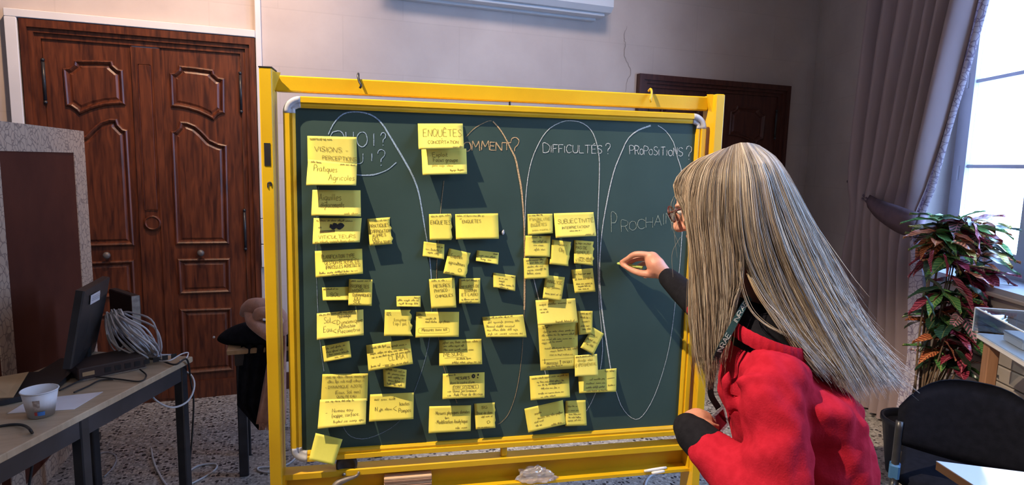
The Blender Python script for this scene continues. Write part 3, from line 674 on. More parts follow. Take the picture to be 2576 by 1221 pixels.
note([(924, 551), (979, 547), (988, 614), (930, 619)], 'small torn note reading PRATIQUES D\'IRRIGATION', [('~5', .3, .97, .12, .08, D_), ('PRATIQUES', .06, .98, .34, .12), ("D'IRRIGATION", .10, .98, .53, .11), ('AUPRES', .15, .75, .70, .11), ('DES', .15, .42, .83, .10), ('AGRICULTEURS', .17, .94, .95, .10)], L=.018, torn=1)
note([(810, 724), (877, 722), (877, 756), (812, 757)], 'small note reading SOL beside the hydrodynamic note', [('~6', .04, .62, .18, .14, D_), ('SOL', .30, .68, .70, .28)], L=.016)
note([(878, 702), (937, 704), (935, 770), (876, 769)], 'square note reading PROPRIETES HYDRODYNAMIQUES DU SOL', [('~5', .1, .95, .11, .09, D_), ('PROPRIETES', .06, .86, .33, .12), ('HYDRO', .16, .62, .50, .12), ('DYNAMIQUES', .18, .95, .64, .10), ('DU', .26, .48, .78, .13), ('SOL', .2, .55, .92, .12)], t0=.004, L=.022)
note([(797, 789), (914, 779), (915, 844), (797, 856)], 'note reading Sol and Eau with branching lists', [('~9', .05, .78, .09, .08, D_), ('Sol', .15, .29, .40, .22, D_), ('<', .31, .40, .46, .16), ('Hydraulique', .45, .73, .23, .14, D_), ('Dynamique', .43, .98, .49, .16), ('Eau', .14, .32, .74, .20, D_), ('<', .34, .42, .80, .16), ('Infiltration', .48, .82, .65, .14, D_), ('Piezometrie', .45, .92, .83, .15, D_)], L=.026, mt='note2')
note([(810, 872), (879, 858), (884, 900), (815, 912)], 'small dim tilted note with four cursive lines, left column', [('~6', .14, .9, .26, .16, D_), ('~6', .12, .75, .47, .16, D_), ('~6', .22, .95, .66, .16, D_), ('~4', .4, .75, .86, .16, D_)], L=.012, curl=.6)
note([(997, 746), (1058, 745), (1058, 773), (998, 772)], 'small narrow note between columns above the torn blank one', [('~2', .74, .97, .20, .16, D_), ('~7', .05, .94, .46, .24, D_), ('~7', .09, .9, .76, .24, D_)], L=.012)
note([(968, 780), (1033, 780), (1036, 846), (966, 846)], 'square note with a torn right edge, few faint words', [('~3', .06, .28, .13, .08, D_), ('~2', .06, .26, .2, .07, D_), ('Ecosystème', .36, .82, .42, .10, F_), ('( ap / pot. )', .32, .92, .56, .12, F_)], L=.022, torn=1.2)
def climark(pos, inks): inks.setdefault('ink', MB()).ribbon(np.array([pos(.32, .86, .0008), pos(.55, .86, .0008)]), .001, EN)
note([(921, 869), (1031, 853), (1039, 916), (927, 935)], 'tilted note reading CLIMAT', [('~4', .1, .45, .17, .09), ('~5', .07, .5, .38, .09), ('~4', .1, .44, .53, .08), ('~4', .46, .92, .21, .09), ('~5', .48, .95, .4, .09), ('~5', .46, .98, .52, .08), ('CLIMAT', .47, .92, .73, .19), ('~3', .06, .28, .87, .10), ('~8', .38, .95, .93, .09)], L=.022, t0=.006, marks=climark)
note([(963, 922), (1023, 931), (1020, 978), (966, 973)], 'small curled note tucked below CLIMAT', [('~6', .1, .95, .16, .12, D_), ('~6', .2, .97, .36, .13, D_), ('~6', .2, .92, .54, .13, D_), ('~6', .22, .95, .71, .13, D_), ('~5', .15, .85, .88, .12, D_)], L=.014, curl=.5)
note([(811, 942), (926, 940), (924, 1009), (807, 1012)], 'upper of two joined notes, reading DYNAMIQUE AZOTE', [('~9', .08, .97, .14, .10, D_), ('~9', .12, .93, .32, .11, D_), ('- DYNAMIQUE AZOTE', .08, .88, .53, .10, D_), ('(Eaux, Sol, mer)', .30, .84, .72, .11, D_), ('QUALITE EAU', .34, .75, .87, .09, D_)], L=.006)
note([(805, 1006), (922, 1003), (920, 1068), (799, 1080)], 'lower of two joined notes at bottom left, with a list in brackets', [('~7', .12, .74, .10, .09, D_), ('-', .14, .18, .53, .12, D_), ('Niveau eau', .28, .72, .46, .12, D_), ('(nappe, surface,', .28, .85, .65, .14, D_), ('~8', .32, .97, .85, .12, D_)], t0=.008, L=.032, mt='note2')
note([(931, 993), (1041, 988), (1040, 1055), (928, 1062)], 'note with a fork leading to two words, bottom of first column', [('~5', .1, .64, .24, .14), ('N', .13, .18, .62, .15), ('~3', .22, .52, .62, .13), ('<', .54, .62, .66, .2), ('hautes', .68, .9, .46, .14), ('Pompes', .66, .94, .72, .15)], L=.024)
note([(794, 1090), (862, 1106), (840, 1171), (777, 1157)], 'blank tilted note overlapping the lower left corner of the frame', [], t0=.024, L=.022, mt='note3', curl=.5)
note([(1051, 311), (1164, 311), (1167, 374), (1053, 376)], 'large note reading ENQUÊTES CONCERTATION at the top', [('ENQUÊTES', .11, .96, .50, .28), ('*', .50, .53, .64, .12), ('CONCERTATION', .21, .88, .78, .11), ('~5', .76, .98, .95, .09, D_)], t0=.004, L=.030, mt='note2')
note([(1060, 374), (1173, 374), (1175, 438), (1063, 441)], 'shaded note hanging right under ENQUÊTES CONCERTATION', [('* Exploit..', .18, .62, .32, .16), ('Focus groupe', .26, .80, .50, .15), ('~5', .22, .7, .68, .12, F_), ('~5', .62, .94, .87, .10)], L=.032, mt='note2')
note([(1079, 539), (1135, 538), (1137, 604), (1081, 605)], 'narrow torn note reading ENQUETES', [('~5', .08, .96, .11, .09, D_), ('ENQUETES', .06, .96, .38, .15)], L=.020, torn=.7)
note([(1145, 539), (1253, 537), (1255, 601), (1147, 603)], 'wide note reading ENQUETES, beside the narrow one', [('~12', .03, .68, .09, .08, D_), ('~1', .1, .19, .21, .08, D_), ('ENQUETES', .16, .59, .36, .12)], L=.026)
note([(1066, 608), (1118, 615), (1117, 653), (1063, 645)], 'small tilted note under the narrow ENQUETES note', [('~3', .62, .95, .26, .12, D_), ('~6', .12, .9, .53, .2, D_), ('~5', .22, .8, .73, .2, D_)], L=.012)
note([(1130, 625), (1183, 637), (1172, 699), (1115, 688)], 'tilted note reading Enquêtes agriculteurs', [('Enquêtes', .16, .68, .32, .14), ('agriculteurs', .12, .85, .58, .13), ('O', .60, .74, .82, .12), ('~3', .06, .5, .95, .07)], L=.020, torn=.6)
note([(1200, 630), (1255, 636), (1253, 666), (1197, 657)], 'small note right of Enquêtes agriculteurs', [('~2', .76, .97, .2, .14, D_), ('~6', .1, .88, .50, .24, D_), ('~5', .2, .7, .80, .24, D_)], L=.014)
note([(1241, 686), (1297, 694), (1296, 733), (1241, 723)], 'small note with a corner shadow beside the orange line', [('~2', .8, .95, .14, .1, D_), ('~3', .25, .7, .35, .14, D_), ('~2', .26, .55, .54, .14, D_), ('~6', .26, .95, .77, .16, D_), ('~4', .3, .7, .94, .14, D_)], L=.014)
note([(1079, 703), (1143, 699), (1148, 774), (1085, 777)], 'tall note reading MESURES PHYSICO - CHIMIQUES', [('~6', .08, .7, .08, .07, D_), ('MESURES', .15, .8, .29, .10), ('PHYSICO -', .18, .78, .46, .09), ('CHIMIQUES', .2, .9, .63, .09)], L=.022)
note([(1155, 701), (1208, 700), (1208, 764), (1155, 764)], 'shaded note reading MESURES DE TERRAIN ET LABO', [('~6', .1, .96, .1, .08, D_), ('MESURES DE', .08, .95, .40, .10), ('TERRAIN', .22, .82, .55, .10), ('ET LABO', .12, .88, .70, .11), ('~6', .1, .92, .87, .08, D_), ('~3', .3, .6, .95, .07, D_)], L=.020)
def ovalmark(pos, inks):
    q = inks.setdefault(F_, MB()); q.ribbon(np.array([pos(.42+.36*np.sign(math.cos(t))*abs(math.cos(t))**.35, .73+.11*np.sign(math.sin(t))*abs(math.sin(t))**.5, .0008) for t in np.linspace(0, 6.28, 60)]), .001, EN)
note([(1047, 785), (1155, 785), (1154, 848), (1045, 850)], 'note with a ringed line of writing, under MESURES PHYSICO', [('~3', .03, .16, .13, .08, D_), ('~2', .05, .15, .23, .08, D_), ('~4', .22, .5, .30, .09), ('~7', .22, .82, .42, .10), ('Mesures suivi sol', .14, .72, .76, .13)], L=.026, marks=ovalmark)
note([(1213, 798), (1316, 792), (1325, 849), (1223, 849)], 'curled note with four cursive lines alone near the orange line', [('~10', .08, .74, .09, .09, D_), ('~9', .1, .92, .33, .14, D_), ('~9', .06, .78, .53, .14, D_), ('~9', .06, .82, .70, .14, D_), ('~9', .06, .95, .88, .14, D_)], L=.026)
def under(u0, u1, v, ink='ink'):
    return lambda pos, inks: inks.setdefault(ink, MB()).ribbon(np.array([pos(u0, v, .0008), pos(u1, v-.02, .0008)]), .0011, EN)
note([(1105, 856), (1211, 853), (1213, 917), (1105, 921)], 'note reading MESURE, underlined', [('~10', .08, .92, .15, .12), ('~6', .1, .6, .28, .09), ('~9', .1, .84, .42, .09), ('MESURE', .10, .58, .65, .15), ('~4', .4, .75, .78, .08), ('~7', .3, .98, .92, .10)], L=.026, marks=under(.12, .64, .71))
def zeromark(pos, inks):
    q = inks.setdefault(K_, MB()); q.ribbon(np.array([pos(.735+.026*math.cos(t), .14+.06*math.sin(t), .001) for t in np.linspace(0, 6.4, 24)]), .005, EN)
    q.ribbon(np.array([pos(.85, .05, .001), pos(.845, .13, .001)]), .005, EN); q.ribbon(np.array([pos(.825, .19, .001), pos(.845, .22, .001)]), .004, EN)
    q2 = inks.setdefault(D_, MB())
    for a, b_ in (((.24, .50), (.85, .48)), ((.85, .48), (.85, .62)), ((.24, .64), (.85, .62)), ((.24, .50), (.24, .64))): q2.ribbon(np.array([pos(*a, .0009), pos(*b_, .0009)]), .001, EN)
    for v in (.72, .88):
        q2.ribbon(np.array([pos(.11, v, .0009), pos(.19, v-.005, .0009)]), .0012, EN); q2.ribbon(np.array([pos(.165, v-.035, .0009), pos(.205, v-.005, .0009), pos(.165, v+.025, .0009)]), .0012, EN)
note([(1114, 941), (1219, 937), (1219, 1001), (1113, 1005)], 'note reading MESURES with bold black marks in its corner', [('~4', .08, .32, .1, .09, D_), ('MESURES', .31, .64, .25, .10, K_, .0014), ('dans le cadre d\'une', .18, .76, .42, .10, D_), ('ÉCRIT SYSTEMES', .26, .80, .60, .11, D_), ('Bonne "performance"', .25, .82, .74, .10, D_), ('Aide Prise de décision', .27, .95, .89, .12, D_)], L=.024, marks=zeromark)
note([(1080, 1023), (1185, 1020), (1184, 1085), (1078, 1091)], 'bottom note with two bulleted lines ending Analytique', [('* Mesures physiques données', .12, .97, .32, .13), ('~2', .38, .48, .48, .08), ('* Modélisation Analytique', .15, .92, .66, .14), ('~4', .64, .97, .89, .10)], L=.024)
note([(1193, 1016), (1245, 1013), (1246, 1077), (1197, 1081)], 'small torn note at the bottom right of the second column', [('SIG', .34, .62, .22, .10), ('Base de donn.', .1, .9, .42, .10), ('~4', .3, .9, .56, .08), ('O', .58, .72, .80, .10), ('~4', .1, .75, .95, .06)], L=.020, torn=.5)
note([(1327, 539), (1390, 538), (1391, 587), (1328, 592)], 'faint note left of SUBJECTIVITÉ', [('~5', .04, .6, .08, .08, D_), ('FIABILITE', .08, .9, .32, .13, F_), ('des', .35, .5, .42, .10, F_), ('ENQUETES', .12, .75, .60, .13, F_), ('~6', .18, .92, .82, .14, F_)], L=.014)
note([(1393, 537), (1493, 534), (1500, 594), (1398, 599)], 'note reading SUBJECTIVITÉ, upper right of third column', [('SUBJECTIVITÉ', .08, .98, .43, .17), ('INTERPRETATION?', .18, .86, .66, .10, D_), ('~4', .36, .66, .76, .06, D_), ('~4', .74, .97, .94, .10, D_)], L=.026, mt='note2')
note([(1322, 593), (1385, 594), (1383, 647), (1320, 646)], 'note with four short cursive lines beside the orange line, third column', [('~3', .25, .66, .13, .12, D_), ('~4', .26, .86, .31, .13, D_), ('~4', .33, .84, .49, .13, D_), ('~3', .36, .82, .70, .13, D_)], t0=.003, L=.014)
note([(1389, 603), (1437, 609), (1429, 670), (1382, 665)], 'shaded tilted note under SUBJECTIVITÉ', [('~3', .35, .8, .2, .10), ('Obj.', .42, .72, .44, .15)], L=.018, torn=.5)
note([(1444, 604), (1493, 608), (1492, 669), (1444, 663)], 'torn note reading PAS DE at the right of third column', [('~5', .05, .9, .16, .08), ('PAS DE', .1, .68, .37, .12), ('SIMPLE', .16, .8, .57, .11), ('~4', .26, .95, .74, .1), ("L'OBJECTIVITE", .1, .95, .88, .1, F_)], L=.020, torn=1)
note([(1317, 650), (1379, 648), (1381, 700), (1319, 703)], 'note with five cursive lines ending in a question mark', [('~6', .1, .88, .15, .1, D_), ('~5', .12, .78, .28, .11, D_), ('~5', .14, .8, .46, .12, D_), ('~6', .14, .92, .62, .12, D_), ('~4 ', .12, .7, .78, .12, D_)], t0=.006, L=.014)
note([(1372, 692), (1421, 698), (1412, 759), (1365, 751)], 'tilted shaded note reading ANALYSE', [('ANALYSE', .14, .92, .32, .14), ('~4', .1, .9, .55, .14), ('~5', .1, .98, .80, .09, D_)], t0=.003, L=.018)
note([(1437, 679), (1491, 675), (1498, 734), (1446, 738)], 'note with a pointed shadow, right of ANALYSE', [('~5', .1, .9, .22, .08), ('~5', .1, .95, .45, .08), ('~5', .12, .92, .64, .08), ('~4', .2, .8, .75, .08), ('~4', .2, .7, .87, .08)], L=.018)
note([(1347, 756), (1447, 751), (1454, 812), (1353, 819)], 'bright note above the long note, signature at its lower edge', [('~8', .08, .9, .22, .12), ('~4', .08, .32, .40, .1), ('~3', .1, .3, .52, .09), ('~7', .45, .93, .94, .10)], t0=.006, L=.030, mt='note2')
def longmark(pos, inks):
    q = inks.setdefault(D_, MB()); q.ribbon(np.array([pos(.05, .775, .0009), pos(.9, .765, .0009)]), .001, EN)
    for u, v0, v1 in ((.12, .75, .86), (.535, .80, .89)):
        q.ribbon(np.array([pos(u, v0, .0009), pos(u, v1, .0009)]), .0016, EN)
    q.ribbon(np.array([pos(.10, .83, .0009), pos(.12, .86, .0009), pos(.145, .83, .0009)]), .0013, EN); q.ribbon(np.array([pos(.515, .83, .0009), pos(.535, .80, .0009), pos(.555, .83, .0009)]), .0013, EN)
note([(1353, 816), (1453, 810), (1454, 927), (1360, 933)], 'long note filled with ballpoint writing, reading PROTOCOLE', [('~4', .1, .36, .06, .04, D_), ('~2', .12, .26, .1, .04, K_, .0012), ('~10', .12, .94, .19, .05, D_), ('~10', .08, .97, .265, .05, D_), ('~10', .08, .92, .355, .05, D_), ('~7', .07, .66, .43, .05, D_), ('~8', .14, .82, .545, .045, D_), ('~9', .28, .97, .615, .045, D_), ('~8', .26, .88, .69, .045, D_), ('PROTOCOLE', .17, .48, .885, .045, D_), ('EN SOFT', .60, .84, .87, .045, D_), ('~5', .17, .6, .945, .04, D_)], L=.022, marks=longmark)
note([(1452, 783), (1491, 783), (1490, 840), (1456, 843)], 'small shaded note at the right edge of the long note', [('~4', .2, .9, .12, .08), ('~4', .2, .85, .3, .08), ('~3', .3, .8, .48, .08), ('~4', .2, .8, .66, .08, D_), ('~4', .3, .9, .8, .08)], L=.012)
note([(1491, 823), (1519, 840), (1493, 893), (1460, 875)], 'small note tilted steeply beside the long note', [('~4', .1, .7, .3, .1), ('~4', .1, .9, .55, .1), ('~3', .2, .8, .75, .1)], t0=.005, L=.016, curl=.4)
note([(1446, 895), (1502, 891), (1505, 946), (1446, 948)], 'note reading EXPERIMENTAL, overlapping the long note', [('~5', .04, .8, .10, .07), ('~4', .12, .85, .30, .13, F_), ('EXPERIMENTAL', .04, .97, .55, .14, F_)], t0=.020, L=.020, mt='note2')
def crossmark(pos, inks): inks.setdefault(D_, MB()).ribbon(np.array([pos(.76, .42, .0009), pos(.95, .40, .0009)]), .0018, EN)
note([(1454, 935), (1551, 927), (1550, 986), (1457, 990)], 'note half hidden below EXPERIMENTAL, with a struck-out word', [('~4', .7, .98, .12, .1, D_), ('~3', .3, .7, .45, .1), ('~6', .2, .72, .62, .12, D_), ('~6', .2, .7, .8, .1, D_), ('~3', .78, .98, .74, .08), ('~7', .2, .8, .95, .08)], L=.024, marks=crossmark)
note([(1332, 947), (1431, 939), (1434, 1000), (1335, 1008)], 'note crossed by a bright stripe, bottom of third column', [('~9', .05, .97, .14, .08, D_), ('~8', .18, .88, .30, .08, D_), ('~8', .2, .85, .43, .08, D_), ('~5', .28, .75, .58, .08, D_), ('~8', .2, .85, .77, .08, D_), ('~5', .26, .64, .92, .08, D_)], L=.024)
note([(1319, 1029), (1416, 1007), (1423, 1068), (1329, 1089)], 'tilted wide note at the very bottom of third column', [('~3', .24, .45, .33, .1), ('~8', .3, .97, .55, .12), ('~5', .2, .45, .68, .1), ('~2', .22, .4, .82, .08), ('~6', .62, .98, .93, .09)], L=.020)
note([(1423, 1009), (1473, 1007), (1476, 1071), (1422, 1073)], 'small note with five short lines at lower right of third column', [('~4', .1, .6, .25, .07), ('~4', .12, .68, .42, .07, D_), ('~4', .15, .75, .56, .07, D_), ('~4', .15, .8, .68, .07, D_), ('~5', .12, .85, .81, .08, D_)], t0=.004, L=.016)
# lump of putty left on the board
k = MB(); c = bpx(1265, 586, .004)
k.ball(c, (.006, .004, .008), 10, 8, [EX, EN, EZ]); k.ball(c+EZ*.006+EX*.002, (.003, .003, .005), 8, 6, [EX, EN, EZ])
tag(k.build('putty_lump', 'capgrey', None, True), 'tiny grey lump of putty stuck on the bare green board', 'putty')
# ================================================================== THINGS ON THE TRAY
ZS = BC[2]+TZ-.100
def stick(p0, p1, r, name, mt, label, cat, group=None, sq=1.0):
    k = MB(); P = np.linspace(p0, p1, 6); k.tube(P, [r*.8, r, r, r, r, r*.8], 10)
    return tag(k.build(name, mt, None, True), label, cat, group)
stick(onz(1621, 1186, ZS+.006), onz(1676, 1177, ZS+.006), .006, 'chalk_stick', 'chalk', 'long white chalk stick lying at the back of the yellow tray', 'chalk', 'chalk sticks on the tray')
stick(onz(1640, 1191, ZS+.006), onz(1671, 1186, ZS+.006), .006, 'chalk_stick', 'chalk', 'short white chalk stick in front of the longer one on the tray', 'chalk', 'chalk sticks on the tray')
a = bpx(966, 1203, .02); b_ = bpx(1086, 1193, .02); xa, xb, zt = (a-BC) @ EX, (b_-BC) @ EX, (a-BC)[2]
er = thing('board_eraser', B((xa+xb)/2, TZ-.100, .02), 'wooden block eraser with dark bands standing on the tray', 'eraser')
zl = np.linspace(TZ-.0995, zt, 7)
for i in range(6): MB().bevbox(BF, xa, xb, -.012, .026+(0 if i % 2 else .003), zl[i], zl[i+1], .002).build('wood_layer' if i % 2 else 'felt_layer', 'blockwood' if i % 2 else 'blockdark', er)
# crumpled plastic bag
k = MB(); c = bpx(1352, 1202, .010); nu, nv = 30, 18; V = []
for j in range(nv+1):
    th = math.pi*j/nv
    for i in range(nu):
        ph = 2*math.pi*i/nu
        d = np.array([math.sin(th)*math.cos(ph), math.sin(th)*math.sin(ph), math.cos(th)])
        cr = 1+.20*abs(math.sin(5*d[0]+3*d[2]+1))*abs(math.cos(4*d[2]-3*d[1]))+.13*math.sin(9*d[0]+2)*math.sin(8*d[2]+d[1]*6)+rng.normal(0, .035)
        V.append(c+EX*d[0]*.072*cr+EN*d[1]*.026*cr+EZ*(d[2]*.044*cr-.004+.012*d[0]*(-1)))
F = [(j*nu+i, j*nu+(i+1) % nu, (j+1)*nu+(i+1) % nu, (j+1)*nu+i) for j in range(nv) for i in range(nu)]
V = np.array(V); V[:, 2] = np.maximum(V[:, 2], ZS+.001)
bagm = mk('plastic_bag', V, F, 'bag'); tag(bagm, 'crumpled clear plastic bag sitting on the yellow tray', 'plastic bag')
# ================================================================== LEFT SIDE: DESK WITH SCREENS AND CABLES
TCn = np.array([-.386, 2.955]); d1 = np.array([-.425, -.905]); d2 = np.array([-.905, .425])
def TF(x, y, z): p = TCn+d1*x+d2*y; return np.array([p[0], p[1], z])   # x towards viewer along the right edge, y to the left
dk = thing('desk', TF(.8, .25, 0), 'long pale laminate desk with black legs at left', 'desk')
MB().bevbox(TF, 0, 1.7, 0, .50, .715, .740, .003).build('desk_top', 'tablewood', dk)
M['darkbox0'] = mat('dark brown board', (.06, .038, .032), .6, col2=(.045, .03, .026), scale=9)
M['apron'] = mat('dark steel apron', (.05, .045, .05), .45, col2=(.035, .032, .036), scale=8)
a = MB(); a.box(TF, .03, 1.67, .02, .045, .645, .715).box(TF, .03, 1.67, .455, .48, .645, .715).box(TF, .02, .045, .02, .48, .645, .715).box(TF, 1.655, 1.68, .02, .48, .645, .715); a.build('apron', 'apron', dk)
for x in (.02, .585, 1.64):
    for y in (.015, .445): MB().bevbox(TF, x, x+.04, y, y+.04, 0, .715, .004).build('leg', 'blackmetal', dk)
MB().box(TF, .10, 1.6, .44, .455, .40, .645).build('modesty_panel', 'darkbox0', dk)
# display panel with a patterned border behind the desk
M['felt'] = mat('brown felt', (.115, .036, .022), .95, col2=(.085, .027, .018), scale=3, bump=.2, bscale=200, spec=.1)
def lacemat(name, base, line, scale):
    m, nt, b = newmat(name); N = nt.nodes; L = nt.links
    g = N.new('ShaderNodeTexCoord'); n = N.new('ShaderNodeTexNoise'); n.inputs['Scale'].default_value = 6; L.new(g.outputs['Object'], n.inputs['Vector'])
    mx0 = N.new('ShaderNodeMix'); mx0.data_type = 'RGBA'; mx0.inputs[0].default_value = .12; L.new(g.outputs['Object'], mx0.inputs[6]); L.new(n.outputs['Color'], mx0.inputs[7])
    v = N.new('ShaderNodeTexVoronoi'); v.feature = 'DISTANCE_TO_EDGE'; v.inputs['Scale'].default_value = scale; L.new(mx0.outputs[2], v.inputs['Vector'])
    r = N.new('ShaderNodeValToRGB'); r.color_ramp.elements[0].position = .02; r.color_ramp.elements[0].color = rgba(line); r.color_ramp.elements[1].position = .09; r.color_ramp.elements[1].color = rgba(base)
    L.new(v.outputs['Distance'], r.inputs[0]); L.new(r.outputs[0], b.inputs['Base Color']); b.inputs['Roughness'].default_value = .9
    return m
M['border'] = lacemat('patterned border paper', (.52, .38, .28), (.27, .19, .15), 34)
M['lace'] = lacemat('patterned lining', (.55, .51, .60), (.24, .20, .30), 34)
PA = np.array([-1.01, 4.0]); PDn = np.array([-.035, -.9994])     # far right end, towards the viewer
PNn = np.array([.9994, -.035])
def PF(x, y, z): p = PA+PDn*x+PNn*y; return np.array([p[0], p[1], z])
dp = thing('room_divider', PF(.6, 0, 0), 'tall brown felt divider with a patterned border behind the desk', 'divider')
PL, PH = 1.12, 1.735
MB().box(PF, 0, PL, -.03, 0, .12, PH).build('panel_core', 'felt', dp)
fb = MB(); bw_ = .165; e = .004
MB().box(PF, 0, bw_, 0, e, .12, PH).box(PF, PL-.12, PL, 0, e, .12, PH).box(PF, bw_, PL-.12, 0, e, PH-.115, PH).box(PF, bw_, PL-.12, 0, e, .12, .22).box(PF, -.003, 0, -.03, e, .12, PH).box(PF, 0, PL, -.03, e, PH, PH+.003).build('patterned_border', 'border', dp)
for x in (.05, PL-.09): MB().box(PF, x, x+.04, -.22, .01, 0, .04).box(PF, x, x+.04, -.032, -.002, .04, .14).build('foot', 'blackmetal', dp)
# cup
cpb = onz(104, 1044, .7425); cup = thing('paper_cup', cpb, 'white paper cup with a small printed logo on the desk', 'cup')
def ringz(c, r, z, n=28): return [c+np.array([r*math.cos(t), r*math.sin(t), z]) for t in np.linspace(0, 2*math.pi, n, endpoint=False)]
hc = .088
MB().loft([ringz(cpb, .036, .006), ringz(cpb, .037, 0), ringz(cpb, .052, hc), ringz(cpb, .0505, hc), ringz(cpb, .0355, .008)], True).build('cup_wall', 'white', cup, True)
k = MB(); P = [cpb+np.array([.0525*math.cos(t), .0525*math.sin(t), hc]) for t in np.linspace(0, 2*math.pi, 29)]; k.tube(P, .0022, 6); k.build('rim', 'white', cup, True)
def patch(c, t0, t1, z0, z1, mt, nm):
    V = []; n_ = 6
    for z in (z0, z1):
        r = .037+(.015)*z/hc+.0006
        for t in np.linspace(t0, t1, n_): V.append(c+np.array([r*math.cos(t), r*math.sin(t), z]))
    mk(nm, V, [(i, i+1, n_+i+1, n_+i) for i in range(n_-1)], mt, cup)
M['pblue'] = mat('blue print', (.05, .16, .42), .6, col2=(.06, .2, .5), scale=50); M['pred'] = mat('red print', (.45, .05, .05), .6, col2=(.5, .08, .06), scale=50); M['pbrown'] = mat('brown print', (.25, .18, .14), .6, col2=(.5, .42, .36), scale=90)
tc_ = math.atan2(-cpb[1], -cpb[0])
patch(cpb, tc_-.45, tc_-.05, .030, .066, 'pbrown', 'printed_text'); patch(cpb, tc_-.25, tc_+.25, .010, .024, 'pblue', 'printed_logo'); patch(cpb, tc_-.45, tc_-.25, .012, .024, 'pred', 'printed_logo')
def sheet(name, px, z, mt, label, cat, th=.0012):
    P = [onz(x, y, z) for x, y in px]; n_ = len(P)
    V = P+[p-EZ*th for p in P]; return tag(mk(name, V, [tuple(range(n_)), tuple(range(2*n_-1, n_-1, -1))]+[(i, n_+i, n_+(i+1) % n_, (i+1) % n_) for i in range(n_)], mt), label, cat)
sheet('paper_sheet', [(18, 1041), (186, 1030), (259, 986), (75, 1006)], .7418, 'paper', 'white paper sheet under the paper cup', 'paper')
# first monitor (seen from behind and the side)
mon = thing('monitor', A(205, 950, 2.5), 'black flat monitor seen edge-on with a white sticker, in front of the cables', 'monitor')
c4 = [A(180, 930, 2.28), A(238, 885, 2.78), A(277, 697, 2.78), A(213, 733, 2.28)]
nm = np.cross(c4[1]-c4[0], c4[3]-c4[0]); nm /= np.linalg.norm(nm)
if nm @ (CAM-c4[0]) < 0: nm = -nm
k = MB(); ctr = sum(c4)/4
def shr(f): return [ctr+(p-ctr)*f for p in c4]
k.loft([[p-nm*.028 for p in shr(1)], [p-nm*.006 for p in shr(1)], [p for p in shr(.985)], [p+nm*.014 for p in shr(.62)]], True).build('screen_housing', 'black', mon)
st_ = [A(219, 757, 2.275), A(246, 752, 2.33), A(246, 733, 2.33), A(222, 737, 2.275)]
def inplane(p): return p-nm*((p-c4[0]) @ nm)
def mq(u, v, e=.0): return (c4[0]*(1-u)+c4[1]*u)*(1-v)+(c4[3]*(1-u)+c4[2]*u)*v+nm*e
mk('sticker', [mq(.13, .80, .014), mq(.46, .80, .017), mq(.46, .92, .013), mq(.13, .92, .011)], [(0, 1, 2, 3)], 'paper', mon)
q = MB()
for v in (.895, .87, .845): q.ribbon(np.array([mq(.16, v, .0155), mq(.42, v, .0185)]), .0025, nm)
q.build('sticker_print', 'capgrey', mon)
fc = (c4[0]+c4[1])/2; zf = .7415
MB().hexa([np.array([*(fc+v_)[:2], z]) for z in (zf, zf+.012) for v_ in (np.array([-.16, -.12, 0]), np.array([.10, -.12, 0]), np.array([.14, .13, 0]), np.array([-.12, .13, 0]))]).build('stand_foot', 'black', mon)
MB().tube([np.array([fc[0], fc[1], zf+.01]), ctr-nm*.02-EZ*.04], .022, 10).build('stand_neck', 'black', mon)
# keyboard-like dark slab and an open brown envelope at the left end
kb = [onz(0, 1022, .744), onz(132, 992, .744), onz(190, 940, .744), onz(75, 948, .744), onz(20, 985, .744)]
tag(mk('laptop', [p for p in kb]+[p+EZ*.018 for p in kb], [(4, 3, 2, 1, 0), (5, 6, 7, 8, 9)]+[(i, (i+1) % 5, 5+(i+1) % 5, 5+i) for i in range(5)], 'black'), 'closed black laptop lying beside the paper cup', 'laptop')
M['kraft'] = mat('brown envelope paper', (.46, .30, .15), .85, col2=(.40, .26, .13), scale=12)
ev = [onz(-40, 1003, .764), onz(33, 1000, .764), onz(74, 955, .764)+EZ*.03, onz(-40, 975, .764)+EZ*.03]
tag(mk('envelope', ev+[p-EZ*.002 for p in ev], [(0, 1, 2, 3), (7, 6, 5, 4), (0, 4, 5, 1), (1, 5, 6, 2), (2, 6, 7, 3), (3, 7, 4, 0)], 'kraft'), 'brown envelope propped on the laptop at the left edge', 'envelope')
# second monitor further back
m2 = thing('monitor', A(320, 905, 2.95), 'dark monitor with a grey edge behind the cable bundle', 'monitor')
ax_ = (A(340, 800, 2.80)-A(282, 800, 2.95)); ax_[2] = 0; L2 = np.linalg.norm(ax_); ax_ /= L2; ay_ = np.array([-ax_[1], ax_[0], 0]); o2 = A(282, 880, 2.95)
def M2(x, y, z): return o2*[1, 1, 0]+ax_*x+ay_*y+EZ*z
zt2 = A(340, 742, 2.80)[2]; zb2 = zt2-.26
MB().bevbox(M2, 0, L2, 0, .035, zb2, zt2, .004).build('screen_housing', 'black', m2)
MB().box(M2, L2-.008, L2+.001, -.003, .03, zb2, zt2).build('edge_strip', 'steel', m2)
MB().box(M2, L2*.2, L2*.8, -.03, .08, .741, .753).box(M2, L2*.42, L2*.58, .01, .03, .753, zb2+.02).build('stand', 'black', m2)
